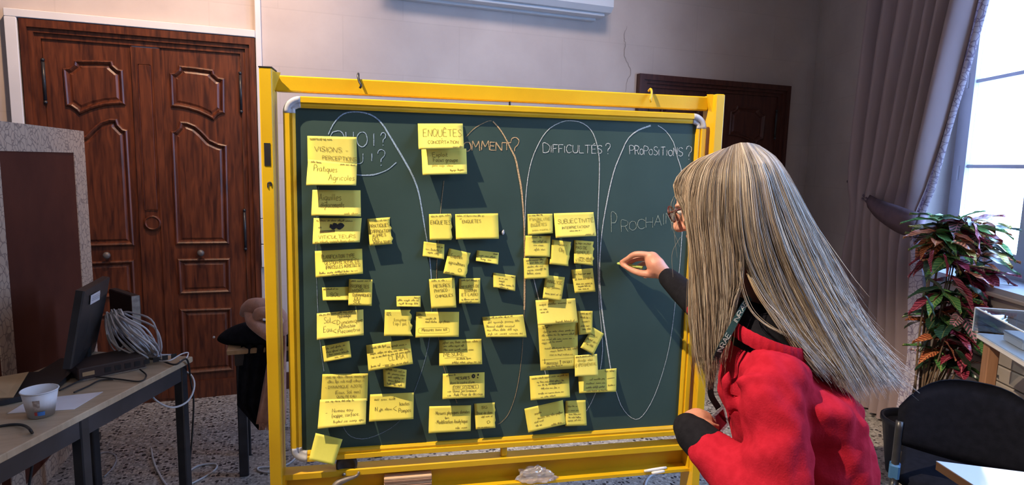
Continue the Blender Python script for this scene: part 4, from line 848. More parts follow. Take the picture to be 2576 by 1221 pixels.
# flat switch box
pa, pb = onz(197, 962, .7415), onz(368, 926, .7415); ux = (pb-pa)/np.linalg.norm(pb-pa); uy = np.array([-ux[1], ux[0], 0]); lb = np.linalg.norm(pb-pa)
def SF(x, y, z): return pa+ux*x+uy*y+EZ*z
sw = thing('network_switch', pa+ux*lb/2, 'flat dark network box under the bundle of grey cables', 'network switch')
M['darkbox'] = mat('dark brown metal', (.05, .032, .028), .5, col2=(.035, .024, .022), scale=9)
MB().bevbox(SF, 0, lb, 0, .17, .003, .050, .004).build('housing', 'darkbox', sw)
MB().box(SF, 0, lb, -.004, .0, .0, .006).build('edge_strip', 'steel', sw)
MB().box(SF, .015, .055, -.001, .0, .018, .034).build('label_plate', 'kraft', sw)
for i in range(8): MB().box(SF, .09+i*.035, .112+i*.035, -.001, .001, .016, .036).build('port', 'black', sw)
# cables
M['cable'] = mat('grey cable', (.46, .45, .47), .5, col2=(.38, .37, .39), scale=20)
M['cablew'] = mat('white cable', (.62, .63, .66), .45, col2=(.56, .57, .6), scale=20)
bn = thing('cable_bundle', A(380, 905, 2.72), 'thick bundle of grey network cables arching onto the desk', 'cables')
r7 = random.Random(3)
for i in range(38):
    sx, sy = r7.gauss(0, 15), r7.gauss(0, 10); t = i/37
    P = [(268+t*34+sx*.3, 790+r7.uniform(-12, 8), 2.66), (278+t*40+sx, 830+sy-t*16, 2.60+r7.uniform(-.06, .08)), (300+t*66+sx*1.4, 868+sy*1.4-t*22, 2.58+r7.uniform(-.06, .1)), (345+t*42+sx, 893+sy*.6-t*4, 2.64+r7.uniform(-.05, .08)), (392+r7.gauss(0, 20), 903+r7.gauss(0, 5), 2.74)]
    if i % 6 == 0: P[-1] = (330+r7.gauss(0, 18), 906, 2.66)
    MB().tube(spline([A(*p) for p in P], 22), .0033+r7.uniform(0, .0012), 6).build('cable', 'cable' if i % 3 else 'cablew', bn, True)
def cable(px, rad, mt, label, n=60, group=None):
    return tag(MB().tube(spline(px, n), rad, 7).build('cable', mt, None, True), label, 'cable', group)
TD = 2.72
cable([A(312, 868, 2.62), A(288, 903, 2.60), A(292, 935, 2.60), A(330, 957, 2.58), A(368, 978, 2.56), A(392, 1008, 2.54), A(432, 1026, 2.56), A(472, 1010, 2.62), A(489, 972, 2.68), A(478, 942, 2.74), A(440, 926, 2.75), A(400, 915, 2.75)], .0042, 'cablew', 'white cable drooping in a big loop over the desk edge')
cable([onz(150, 983, .746), onz(205, 957, .748), onz(238, 949, .748), onz(300, 955, .746), onz(352, 960, .746), onz(368, 945, .746), onz(352, 930, .75)], .003, 'black', 'thin black cable lying along the desk beside the switch')
cable([onz(186, 988, .746), onz(222, 972, .746), onz(250, 958, .746), onz(285, 955, .746)], .003, 'black', 'short black cable on the desk near the paper sheet')
cable([onz(-30, 1078, .746), onz(30, 1069, .746), onz(62, 1072, .75), onz(80, 1088, .748), A(85, 1110, 2.16), A(84, 1150, 2.15), A(72, 1230, 2.15)], .0045, 'black', 'black cable dropping over the near desk edge')
cable([onz(400, 905, .748), onz(440, 918, .750), onz(470, 905, .750), A(480, 960, 2.76), A(487, 1010, 2.77), A(483, 1100, 2.77), A(474, 1200, 2.78), A(470, 1300, 2.78)], .004, 'black', 'black cable hanging beside the far desk leg')
cable([onz(390, 908, .748), onz(425, 908, .76), onz(455, 892, .765), onz(473, 888, .758), onz(468, 902, .75), onz(452, 908, .748)], .003, 'cablew', 'short white cable curl at the desk corner')
FZ = .006
cable([onz(380, 1128, FZ), onz(386, 1160, FZ), onz(400, 1192, FZ), onz(425, 1228, FZ), onz(470, 1250, FZ)], .005, 'cablew', 'white cable on the floor under the desk')
cable([onz(480, 1218, FZ), onz(515, 1200, FZ), onz(543, 1180, FZ), onz(540, 1168, FZ), onz(500, 1172, FZ), onz(470, 1190, FZ)], .005, 'cablew', 'white cable curl on the floor right of the desk leg')
cable([onz(240, 1145, FZ), onz(270, 1138, FZ), onz(292, 1150, FZ), onz(285, 1175, FZ), onz(262, 1200, FZ)], .004, 'cable', 'grey cable curl on the floor behind the desk leg')
cable([onz(700, 1185, FZ), onz(672, 1189, FZ), onz(650, 1184, FZ), onz(652, 1177, FZ), onz(685, 1175, FZ), onz(720, 1170, FZ), onz(745, 1150, FZ), onz(765, 1120, FZ)], .005, 'cablew', 'white cable loop on the floor behind the yellow post')
cable([onz(1720, 1186, FZ), onz(1670, 1189, FZ), onz(1640, 1196, FZ), onz(1625, 1215, FZ), onz(1628, 1240, FZ), onz(1660, 1270, FZ)], .006, 'cablew', 'white cable on the floor below the tray')
# ------------------------------------------------------------------ side table with coat and scarf
sd = thing('side_table', (.12, 3.3, 0), 'small table behind the yellow post carrying a coat', 'table')
MB().bevbox(IDF, -.262, .50, 3.08, 3.55, .693, .718, .004).build('table_top', 'benchwood', sd)
MB().box(IDF, -.23, .47, 3.11, 3.13, .63, .693).box(IDF, -.23, .47, 3.5, 3.52, .63, .693).build('apron', 'apron', sd)
for x in (-.235, .44):
    for y in (3.24, 3.48): MB().bevbox(IDF, x, x+.045, y, y+.035, 0, .693, .004).build('leg', 'blackmetal', sd)
M['navy'] = mat('black wool', (.010, .011, .016), .95, col2=(.016, .017, .024), scale=30, bump=.3, bscale=120, spec=.1)
ct = thing('coat', (-.1, 3.15, .6), 'black coat thrown over the side table', 'coat')
k = MB()
k.loft([[A(540+(x), y, d) for x, y, d in pts] for pts in (
   [(0, 850, 2.98), (6, 856, 2.95), (8, 862, 3.0), (2, 858, 3.05)],
   [(28, 812, 3.0), (40, 850, 2.92), (42, 880, 2.96), (25, 862, 3.12)],
   [(70, 790, 3.02), (80, 840, 2.90), (82, 884, 2.93), (70, 860, 3.2)],
   [(115, 782, 3.04), (120, 840, 2.90), (125, 886, 2.92), (118, 860, 3.25)],
   [(175, 790, 3.06), (180, 840, 2.92), (185, 886, 2.94), (180, 860, 3.28)],
   [(215, 830, 3.08), (215, 850, 2.98), (220, 880, 2.98), (215, 860, 3.2)])])
o = k.build('coat_body', 'navy', ct, True); q = o.modifiers.new('s', 'SUBSURF'); q.levels = q.render_levels = 2
k = MB(); n_ = 14; rows = []
for j, (y, xl, xr) in enumerate(((868, 606, 712), (900, 604, 708), (940, 600, 700), (985, 598, 692), (1020, 596, 684), (1050, 622, 676), (1083, 650, 662))):
    rows.append([A(xl+(xr-xl)*i/n_, y, 2.93+.022*math.sin(i*1.7+j*.3)+.004*j) for i in range(n_+1)])
V = np.concatenate([np.array(r) for r in rows]); nn = n_+1
Vb = V+CF*.02; F = []
for j in range(len(rows)-1):
    for i in range(n_): a = j*nn+i; F += [(a, a+nn, a+nn+1, a+1), (len(V)+a, len(V)+a+1, len(V)+a+nn+1, len(V)+a+nn)]
for j in range(len(rows)-1):
    for i in (0, n_): a = j*nn+i; F.append((a, a+nn, len(V)+a+nn, len(V)+a))
for i in range(n_): a = (len(rows)-1)*nn+i; F += [(a, a+1, len(V)+a+1, len(V)+a), (i, len(V)+i, len(V)+i+1, i+1)]
mk('coat_skirt', np.concatenate([V, Vb]), F, 'navy', ct, True)
MB().ball(A(538, 849, 2.96), .006, 8, 6).build('button', 'paper', ct, True)
M['scarf'] = mat('dusty pink knit', (.56, .30, .22), .9, col2=(.46, .24, .18), scale=40, bump=.3, bscale=150, sheen=.2)
sc = thing('scarf', A(650, 800, 2.9), 'dusty pink scarf knotted over the black coat', 'scarf')
k = MB()
for P, rr_ in (([(612, 790, 2.95), (625, 774, 2.90), (652, 768, 2.88), (680, 776, 2.90), (704, 800, 2.93), (712, 840, 2.96)], .036),
              ([(622, 782, 2.90), (634, 806, 2.86), (655, 826, 2.85), (682, 845, 2.86), (706, 862, 2.92)], .031),
              ([(640, 806, 2.86), (655, 788, 2.84), (680, 790, 2.85), (706, 812, 2.90)], .028)):
    k.tube(spline([A(*p) for p in P], 20), np.interp(np.arange(20), [0, 5, 15, 19], [rr_*.5, rr_, rr_, rr_*.7]), 10)
o = k.build('scarf_knot', 'scarf', sc, True)
rows = []; k = MB()
for j, y in enumerate(np.linspace(845, 1068, 12)): rows.append([A(684+ (i/8)*34-(y-845)*.14*(1-i/8)*1.3, y, 2.905+.012*math.sin(i*2.2+j*.4)) for i in range(9)])
k.loft([list(r)+[p+CF*.012 for p in r[::-1]] for r in rows], True).build('scarf_end', 'scarf', sc, True)
q = MB()
for i in range(12): x = 652+i*3.6; q.tube(spline([A(x, 1066, 2.91), A(x+1, 1074, 2.905), A(x+r7.uniform(-3, 3), 1082, 2.91)], 6), .0028, 5)
q.build('fringe', 'scarf', sc)
# ================================================================== CURTAIN
M['drape'] = mat('mauve brown satin', (.34, .255, .26), .42, col2=(.28, .21, .215), scale=6, stretch=(1, 1, .15), spec=.6)
M['tie'] = mat('dark brown velvet', (.17, .115, .14), .9, col2=(.14, .096, .118), scale=20, spec=.15)
cu = thing('curtain', RP(.05, 0, .12), 'heavy mauve-brown curtain tied back beside the window', 'curtain')
ZT = 3.95
zk = [0.02, .46, .95, 1.22, 1.36, 1.52, 1.95, 2.55, 3.2, ZT]
lk = [.40, .44, .50, .50, .50, .545, .56, .555, .55, .55]       # left edge s
rk = [-.30, -.335, -.27, -.22, -.225, -.30, -.42, -.58, -.80, -1.02]   # right edge s
NF = 6.5
def cpt(u, z, e=0):
    l = np.interp(z, zk, lk); r = np.interp(z, zk, rk)
    tight = math.exp(-((z-1.33)/.22)**2)
    amp = .062*(1-.5*tight)*(1-.25*math.sin(u*5))
    uu = u+.012*math.sin(z*2.1+u*9)
    off = .12+amp*math.sin(uu*NF*2*math.pi+.4*math.sin(z*1.3))+.02*math.sin(uu*5+z)+.05*tight*math.sin(math.pi*u)
    return RP(l+(r-l)*u+.010*math.cos(uu*NF*2*math.pi), z, off+e)
nu, nv = 150, 60; V = [cpt(i/nu, .02+(ZT-.02)*j/nv, e) for e in (0, -.006) for j in range(nv+1) for i in range(nu+1)]
w_ = nu+1; K = w_*(nv+1); F = []
for j in range(nv):
    for i in range(nu): a = j*w_+i; F += [(a, a+1, a+w_+1, a+w_), (K+a, K+a+w_, K+a+w_+1, K+a+1)]
    for i in (0, nu): a = j*w_+i; F.append((a, a+w_, K+a+w_, K+a))
mk('drape', V, F, 'drape', cu, True)
# patterned lining turned out along the window-side edge
V = []; n2 = 5
for j in range(nv+1):
    z = .02+(ZT-.02)*j/nv; r = np.interp(z, zk, rk); wdt = np.interp(z, [0, .9, 1.2, 1.34, 1.6, 2.5, ZT], [.17, .17, .12, .05, .05, .07, .08])
    for i in range(n2+1): V.append(RP(r+.02-wdt*i/n2-.004*math.sin(z*9), z, (.15 if z < 1.25 else .10)-.025*math.sin(i/n2*math.pi*2)-.03*i/n2))
mk('lining', V, [(j*(n2+1)+i, j*(n2+1)+i+1, (j+1)*(n2+1)+i+1, (j+1)*(n2+1)+i) for j in range(nv) for i in range(n2)], 'lace', cu, True)
# tie band, cord and wall knob
up_ = spline([rpx(2188, 490, .20), rpx(2215, 503, .26), rpx(2260, 518, .285), rpx(2300, 532, .27), rpx(2328, 538, .20), rpx(2334, 540, .08)], 26)
lo_ = spline([rpx(2182, 522, .20), rpx(2205, 550, .265), rpx(2250, 582, .29), rpx(2290, 598, .27), rpx(2312, 600, .20), rpx(2318, 598, .08)], 26)
rings = []
for a, b_ in zip(up_, lo_):
    m_ = (a+b_)/2; rings.append([a, m_+RM*.018, b_, m_+RM*.004])
tb = MB().loft(rings, True).build('tie_band', 'tie', cu, True)
kn = rpx(2142, 457, .03)
k = MB(); k.tube([kn-RM*.03, kn+RM*.015], .007, 10); k.ball(kn+RM*.018, .017, 12, 8); k.build('wall_knob', 'blackmetal', cu, True)
MB().tube(spline([kn, rpx(2160, 480, .12), rpx(2187, 505, .20)], 10), .0065, 7).build('cord', 'tie', cu, True)
MB().tube(spline([kn-EZ*.006, rpx(2155, 486, .12), rpx(2184, 512, .20)], 10), .0055, 7).build('cord', 'tie', cu, True)
MB().tube([RP(1.0, ZT+.03, .12), RP(-2.0, ZT+.03, .12)], .018, 12).build('curtain_rod', 'blackmetal', cu, True)
# ================================================================== CROTON PLANT
def leafmat(name, base, vein, edge, vscale=9):
    m, nt, b = newmat(name); N = nt.nodes; L = nt.links
    g = N.new('ShaderNodeTexCoord'); sp = N.new('ShaderNodeSeparateXYZ'); L.new(g.outputs['Object'], sp.inputs[0])
    ab = N.new('ShaderNodeMath'); ab.operation = 'ABSOLUTE'; L.new(sp.outputs['Y'], ab.inputs[0])
    su = N.new('ShaderNodeMath'); su.operation = 'SUBTRACT'; L.new(sp.outputs['X'], su.inputs[0]); L.new(ab.outputs[0], su.inputs[1])
    mu = N.new('ShaderNodeMath'); mu.operation = 'MULTIPLY'; L.new(su.outputs[0], mu.inputs[0]); mu.inputs[1].default_value = vscale*6.28/.16
    si = N.new('ShaderNodeMath'); si.operation = 'SINE'; L.new(mu.outputs[0], si.inputs[0])
    n = N.new('ShaderNodeTexNoise'); n.inputs['Scale'].default_value = 35; L.new(g.outputs['Object'], n.inputs['Vector'])
    ad = N.new('ShaderNodeMath'); ad.operation = 'ADD'; L.new(si.outputs[0], ad.inputs[0]); L.new(n.outputs['Fac'], ad.inputs[1])
    r = N.new('ShaderNodeValToRGB'); r.color_ramp.elements[0].position = .55; r.color_ramp.elements[0].color = rgba(base); r.color_ramp.elements[1].position = 1.0; r.color_ramp.elements[1].color = rgba(vein)
    L.new(ad.outputs[0], r.inputs[0])
    mid = N.new('ShaderNodeMath'); mid.operation = 'LESS_THAN'; L.new(ab.outputs[0], mid.inputs[0]); mid.inputs[1].default_value = .0018
    mx = N.new('ShaderNodeMix'); mx.data_type = 'RGBA'; L.new(mid.outputs[0], mx.inputs[0]); L.new(r.outputs[0], mx.inputs[6]); mx.inputs[7].default_value = rgba(edge)
    L.new(mx.outputs[2], b.inputs['Base Color']); b.inputs['Roughness'].default_value = .3
    b.inputs['Transmission Weight'].default_value = 0
    return m
LM = [leafmat('dark green leaf', (.012, .035, .022), (.03, .08, .04), (.10, .12, .04)), leafmat('green leaf', (.05, .17, .05), (.16, .30, .09), (.35, .38, .12)),
      leafmat('burgundy leaf', (.15, .012, .03), (.38, .06, .10), (.5, .16, .2)), leafmat('orange mottled leaf', (.20, .05, .025), (.62, .20, .08), (.65, .3, .12)),
      leafmat('yellow veined leaf', (.34, .30, .08), (.72, .60, .22), (.16, .16, .04)), leafmat('pink green leaf', (.05, .09, .07), (.55, .22, .30), (.6, .3, .35))]
LME = []
for mi, m in enumerate(LM):
    for tw in (0, 1):
        V = []; F = []; nl, nw = 9, 4; Lh = .16
        for j in range(nl+1):
            t = j/nl; x = t*Lh; hw = .037*math.sin(math.pi*min(1, t*1.02+.02))**.75*(1.08-.3*t)+.0006
            for i in range(nw+1):
                s_ = i/nw*2-1; V.append((x, s_*hw, .012*abs(s_)**1.3*(.6+.4*t)-.09*t*t*Lh/.16*(.5+.5*tw)+.004*math.sin(t*14+i*tw)*abs(s_)))
        for j in range(nl):
            for i in range(nw): a = j*(nw+1)+i; F.append((a, a+nw+1, a+nw+2, a+1))
        me = bpy.data.meshes.new('leaf'); me.from_pydata(V, [], F); me.update(); me.materials.append(m)
        for p in me.polygons: p.use_smooth = True
        LME.append(me)
PB = RP(-.88, 0, .36)
pt = thing('croton_plant', PB, 'tall croton plant with red, green and yellow leaves by the window', 'plant')
M['pot'] = mat('dark plastic pot', (.02, .022, .03), .5, col2=(.03, .03, .04), scale=10); M['soil'] = mat('soil', (.04, .028, .02), .95, col2=(.06, .04, .03), scale=60, bump=.5)
M['stem'] = mat('brown stem', (.16, .10, .06), .8, col2=(.10, .065, .04), scale=40, bump=.3)
k = MB(); k.loft([ringz(PB, .11, 0), ringz(PB, .15, .28), ringz(PB, .16, .285), ringz(PB, .16, .31), ringz(PB, .145, .31), ringz(PB, .14, .27)], False); k.build('pot', 'pot', pt, True)
k = MB(); k.loft([ringz(PB, .142, .270), ringz(PB, .01, .278)], True).build('soil', 'soil', pt)
rl = random.Random(21)
def addleaf(p, d, k, sc, roll=0):
    d = Vector(d).normalized(); z = Vector((0, 0, 1)); y = z.cross(d)
    if y.length < .05: y = Vector((1, 0, 0))
    y.normalize(); zz = d.cross(y); mt = Matrix((d, y, zz)).transposed().to_4x4() @ Matrix.Rotation(roll, 4, 'X')
    o = bpy.data.objects.new('leaf', LME[k]); COL.objects.link(o); o.parent = pt
    o.matrix_local = Matrix.Translation(Vector(p)-Vector(PB)) @ mt @ Matrix.Diagonal((sc, sc, sc, 1)); return o
VW = -(PB-CAM); VW[2] = 0; VW /= np.linalg.norm(VW); VS = np.array([-VW[1], VW[0], 0])   # towards viewer / sideways
tops = []
for (px, py, ox) in ((2352, 560, 0), (2398, 555, .04), (2428, 590, -.02), (2372, 650, .07), (2412, 690, .05), (2452, 668, .05), (2345, 720, .08), (2398, 770, .08), (2360, 830, .1), (2410, 850, .07), (2340, 640, .02), (2430, 740, .03), (2380, 905, .06), (2335, 790, .03), (2425, 800, .0), (2378, 590, .05), (2338, 890, .05), (2450, 620, .0), (2445, 570, -.02), (2462, 710, .0), (2330, 590, .05), (2335, 560, .0)):
    dep = (PB-CAM) @ CF - .0
    top = A(px+24, py, dep-ox)
    base = PB+EZ*.27+np.array([rl.uniform(-.05, .05), rl.uniform(-.05, .05), 0])
    mid = base*.5+top*.5+np.array([rl.uniform(-.03, .03), rl.uniform(-.03, .03), -.03])
    MB().tube(spline([base, mid, top], 12), np.linspace(.007, .003, 12), 6).build('stem', 'stem', pt, True)
    n_ = 12
    for i in range(n_):
        ang = i*2.4+rl.uniform(-.4, .4); hgt = rl.uniform(-.06, .02)
        d = np.array([math.cos(ang), math.sin(ang), rl.uniform(-.5, .45)])
        high = py < 640
        k = rl.choice([0, 0, 1, 2, 3, 2, 5, 1] if not high else [1, 1, 3, 5, 2, 3, 0, 4])
        addleaf(top+EZ*hgt, d, k*2+rl.randint(0, 1), rl.uniform(.8, 1.22), rl.uniform(-.3, .3))
def pxleaf(x0, y0, x1, y1, k, dd=.0, sc=None, de=.0, roll=0):
    dep = (PB-CAM) @ CF-.10-dd; p = A(x0, y0, dep); q = A(x1, y1, dep-de); addleaf(p, q-p, k*2, np.linalg.norm(q-p)/.155, roll)
for a in ((2435, 672, 2512, 668, 4, .04), (2425, 684, 2505, 708, 3, .05), (2448, 556, 2548, 552, 4, .0), (2445, 558, 2522, 528, 2, .02), (2415, 552, 2468, 520, 1, .02), (2412, 552, 2350, 528, 1, .02), (2444, 562, 2482, 630, 2, .03), (2395, 612, 2472, 628, 3, .06), (2400, 590, 2450, 600, 3, .07), (2395, 700, 2460, 762, 2, .08), (2400, 720, 2462, 770, 5, .07), (2430, 720, 2494, 748, 0, .03), (2390, 840, 2460, 858, 2, .07), (2375, 858, 2415, 900, 3, .09), (2400, 880, 2450, 928, 0, .06), (2350, 630, 2330, 680, 2, .08), (2372, 640, 2395, 690, 2, .09), (2330, 700, 2380, 725, 0, .09), (2325, 745, 2362, 790, 0, .1), (2420, 775, 2470, 790, 1, .05), (2455, 575, 2500, 585, 1, .0)):
    pxleaf(*a, de=rl.uniform(-.03, .06), roll=rl.uniform(-.5, .5))
# ================================================================== ACRYLIC DISPLAY CASE ON A WOODEN STAND
CO = onz(2452, 832, .90); cX = -RW*.97+RM*.22; cX /= np.linalg.norm(cX); cY = np.array([-cX[1], cX[0], 0])
if cY @ (-RM) < 0: cY = -cY
def CFm(x, y, z): return CO*[1, 1, 0]+cX*x+cY*y+EZ*z
stn = thing('display_stand', CFm(.3, .12, 0), 'orange-brown wooden stand under the clear case by the window', 'stand')
for x in (.05, .50):
    for y in (.02, .20): MB().bevbox(CFm, x, x+.06, y, y+.045, 0, .87, .004).build('leg', 'legwood', stn)
MB().bevbox(CFm, .02, .60, .0, .25, .87, .896, .004).build('shelf', 'white', stn)
cs = thing('acrylic_case', CFm(.3, .12, .897), 'clear acrylic box on the wooden stand at the right edge', 'display case')
zc0, zc1 = .898, 1.005
for (nm_, a) in (('side_pane', (0, .62, -.008, -.003, zc0, zc1)), ('side_pane', (0, .62, .253, .258, zc0, zc1)), ('end_pane', (-.005, 0, -.008, .258, zc0, zc1)), ('end_pane', (.62, .625, -.008, .258, zc0, zc1)), ('lid', (-.005, .625, -.008, .258, zc1, zc1+.005))):
    MB().box(CFm, *a).build(nm_, 'acrylic', cs)
M['edgeshine'] = mat('painted edge highlight', (.80, .86, .90), .2, col2=(.75, .8, .86), scale=20)  # highlights along the clear box edges, put into the colour as pale strips
eg = MB()
for (a, b2, c2) in ((-.006, -.009, 1), (-.006, .254, 1), (.62, -.009, 1), (.62, .254, 1)): eg.box(CFm, a, a+.006, b2, b2+.005, zc0, zc1+.006)
for b2 in (-.009, .254): eg.box(CFm, -.006, .626, b2, b2+.005, zc1+.001, zc1+.006)
for a in (-.006, .62): eg.box(CFm, a, a+.006, -.009, .259, zc1+.001, zc1+.006)
eg.build('edge_highlights', 'edgeshine', cs)
bx_ = thing('white_box', CFm(.25, .1, zc0+.001), 'small white box inside the clear acrylic case', 'box')
MB().bevbox(CFm, .13, .30, .06, .16, zc0+.001, zc0+.035, .003).build('box_body', 'white', bx_); MB().bevbox(CFm, .127, .303, .057, .163, zc0+.030, zc0+.045, .003).build('box_lid', 'white', bx_)
# ================================================================== BLACK CHAIR AND WHITE DESK
M['chairfab'] = mat('black upholstery', (.006, .007, .012), .95, col2=(.009, .010, .017), scale=40, bump=.15, bscale=300, spec=.08)
M['bluetop'] = mat('worn blue plastic', (.05, .16, .33), .35, col2=(.04, .12, .26), scale=10)
ch = thing('chair', (2.45, 1.55, 0), 'black upholstered chair in front of the white desk corner', 'chair')
# chair frame: sX across the seat (left to right in view), sY to the back of the chair (towards camera right)
c0 = A(2258, 1050, 2.30)*[1, 1, 0]; c1 = A(2640, 1080, 2.05)*[1, 1, 0]; sX = (c1-c0)/np.linalg.norm(c1-c0); sY = np.array([sX[1], -sX[0], 0])  # sY: towards the viewer
if sY @ (CAM-c0) < 0: sY = -sY
WC = .47
def HF(x, y, z): return c0+sX*x+sY*y+EZ*z
zb_ = [A(2300, 1104, 2.28)[2], .870]
# curved backrest
rows = []; nb = 16
top = lambda t: .595+.285*(1-(abs(2*t-1))**2.6*.55) if t > .5 else .595+.285*(1-(abs(2*t-1))**3.2*.45)
for e in (.0, .035):
    pass
V = []; F = []
nz = 8
for e in (-.018, .018):
    for j in range(nz+1):
        for i in range(nb+1):
            t = i/nb; zt_ = top(t); zb = .615-.035*math.sin(math.pi*min(1, t*1.0))+.0
            z = zb+(zt_-zb)*j/nz
            bow = -.055*math.sin(math.pi*t)      # concave towards the sitter
            edge = 1-.75*max(abs(2*t-1)**8, abs(2*j/nz-1)**8)
            V.append(HF(t*WC, bow+e*edge-.09*(z-.6), z))
kk = (nb+1)*(nz+1)
for j in range(nz):
    for i in range(nb): a = j*(nb+1)+i; F += [(a, a+1, a+nb+2, a+nb+1), (kk+a, kk+a+nb+1, kk+a+nb+2, kk+a+1)]
for j in range(nz):
    for i in (0, nb): a = j*(nb+1)+i; F.append((a, a+nb+1, kk+a+nb+1, kk+a))
for i in range(nb):
    for j in (0, nz): a = j*(nb+1)+i; F.append((a, kk+a, kk+a+1, a+1))
mk('backrest', V, F, 'chairfab', ch, True)
for x in (.008, WC-.008):
    MB().tube(spline([HF(x, -.005, .70), HF(x, .0, .58), HF(x, .01, .47), HF(x, .04, .40), HF(x, .09, 0)], 16), .013, 10).build('rear_upright', 'blackmetal', ch, True)
    MB().tube(spline([HF(x, .02, .44), HF(x, -.25, .43), HF(x, -.40, .42), HF(x, -.44, .36), HF(x, -.47, 0)], 18), .012, 10).build('front_leg', 'blackmetal', ch, True)
    MB().bevbox(HF, x-.018, x+.018, -.03, .02, .475, .535, .006).build('bracket', 'bluetop', ch)
k = MB(); k.bevbox(HF, .02, WC-.02, -.44, -.03, .425, .475, .02); o = k.build('seat', 'chairfab', ch, True)
# white desk corner in the right foreground
e0, e1, e2 = onz(2355, 1160, .74), onz(2576, 1188, .74), onz(2430, 1221, .74)
u1 = (e1-e0)/np.linalg.norm(e1-e0); u2 = (e2-e0)-u1*((e2-e0) @ u1); u2 /= np.linalg.norm(u2); u2 = u2*.9+u1*.30; u2 /= np.linalg.norm(u2)
def WF(x, y, z): return e0*[1, 1, 0]+u1*x+u2*y+EZ*z
wdk = thing('white_desk', WF(.5, .25, 0), 'white desk with a brown edge in the lower right corner', 'desk')
MB().box(WF, 0, 1.0, 0, .5, .737, .740).build('desk_top', 'white', wdk)
MB().box(WF, 0.0005, .9995, .0005, .4995, .712, .737).build('edge_band', 'deskedge', wdk)
for x in (.06, .92):
    for y in (.05, .43): MB().bevbox(WF, x, x+.035, y, y+.035, 0, .712, .004).build('leg', 'blackmetal', wdk)
# ================================================================== THE PERSON AT THE BOARD
pe0 = A(2020, 1200, 1.5); PE = thing('person', (pe0[0], pe0[1], 0), 'person with long grey-blond hair in a red jumper writing on the board', 'person')
M['red'] = mat('red knit', (.42, .016, .036), .95, col2=(.36, .012, .028), scale=60, bump=.25, bscale=220, spec=.05)
M['blackknit'] = mat('black knit', (.009, .009, .013), .95, col2=(.013, .013, .018), scale=60, bump=.2, bscale=250, spec=.1)
M['trouser'] = mat('dark trousers', (.02, .022, .035), .9, col2=(.03, .032, .05), scale=50)
M['shoe'] = mat('black leather', (.015, .014, .014), .4, col2=(.025, .022, .022), scale=20)
FH = CF*[1, 1, 0]; FH /= np.linalg.norm(FH); RH = CR*[1, 1, 0]; RH /= np.linalg.norm(RH)
# body axes: she faces left in the picture (towards -RH), slightly away
BFd = -RH*.95+FH*.30; BFd /= np.linalg.norm(BFd); BSd = np.array([-BFd[1], BFd[0], 0])  # her left
if BSd @ (CAM-pe0) < 0: BSd = -BSd
def ell(c, a, b_, ra, rb, n=20, p=2.0):
    out = []
    for t in np.linspace(0, 2*math.pi, n, endpoint=False):
        ct, st = math.cos(t), math.sin(t); out.append(c+a*ra*np.sign(ct)*abs(ct)**(2/p)+b_*rb*np.sign(st)*abs(st)**(2/p))
    return out
def limb(q, P, R, seg=14, n=None):
    n = n or (len(P)*5); C = spline(np.array(P), n); r = np.interp(np.linspace(0, len(P)-1, n), np.arange(len(P)), R)
    q.ball(C[0], r[0], 12, 8); q.ball(C[-1], r[-1], 12, 8); return q.tube(C, r, seg)
HC = A(1801, 505, 1.56)
HFd = -RH*.80+FH*.48-EZ*.36; HFd /= np.linalg.norm(HFd)
HUd = EZ-HFd*(EZ @ HFd); HUd /= np.linalg.norm(HUd); HSd = np.cross(HUd, HFd); HSd /= np.linalg.norm(HSd)   # towards camera side
if HSd @ (CAM-HC) < 0: HSd = -HSd
NK = A(1885, 770, 1.52); CH = A(1985, 985, 1.50); WA = A(2035, 1190, 1.49); HP = A(2062, 1420, 1.49)
SHL = A(1940, 965, 1.36); ELL = A(1940, 1275, 1.27); WRL = A(1742, 1090, 1.46)
SHR = A(1868, 800, 1.66); ELR = A(1790, 800, 1.95); WRR = A(1673, 692, 2.215)
sk = MB()
# skull, jaw, nose, brow, lips, ears
sk.ball(HC, (.098, .075, .108), 24, 16, [HFd, HSd, HUd])
sk.ball(HC+HFd*.022-HUd*.055, (.070, .060, .070), 20, 14, [HFd, HSd, HUd])
sk.ball(HC+HFd*.058-HUd*.102, (.026, .030, .022), 14, 10, [HFd, HSd, HUd])
sk.tube(spline([HC+HFd*.094+HUd*.008, HC+HFd*.108-HUd*.020, HC+HFd*.116-HUd*.036, HC+HFd*.096-HUd*.044], 10), np.interp(np.arange(10), [0, 5, 7, 9], [.007, .011, .013, .008]), 10)
for s in (-1, 1):
    sk.ball(HC+HFd*.082+HSd*.030*s+HUd*.016, (.014, .022, .008), 10, 8, [HFd, HSd, HUd])
    sk.ball(HC+HFd*.060+HSd*.042*s-HUd*.030, (.026, .020, .022), 10, 8, [HFd, HSd, HUd])
    sk.ball(HC-HFd*.008+HSd*.076*s-HUd*.012, (.018, .008, .030), 12, 8, [HFd, HSd, HUd])
sk.ball(HC+HFd*.090-HUd*.066, (.010, .022, .006), 10, 8, [HFd, HSd, HUd]); sk.ball(HC+HFd*.088-HUd*.076, (.010, .019, .007), 10, 8, [HFd, HSd, HUd])
limb(sk, [HC-HFd*.02-HUd*.06, HC*.4+NK*.6-HFd*.01, NK+EZ*-.03, CH*.6+NK*.4], [.058, .054, .056, .06])
limb(sk, [NK*.3+CH*.7, CH, WA, HP], [.06, .085, .095, .11])
limb(sk, [CH*.8+NK*.2, SHL, ELL*.5+SHL*.5, ELL, ELL*.45+WRL*.55, WRL], [.05, .046, .042, .036, .033, .024])
limb(sk, [CH*.7+NK*.3, SHR, ELR*.5+SHR*.5, ELR, ELR*.45+WRR*.55, WRR], [.05, .046, .040, .036, .033, .024])
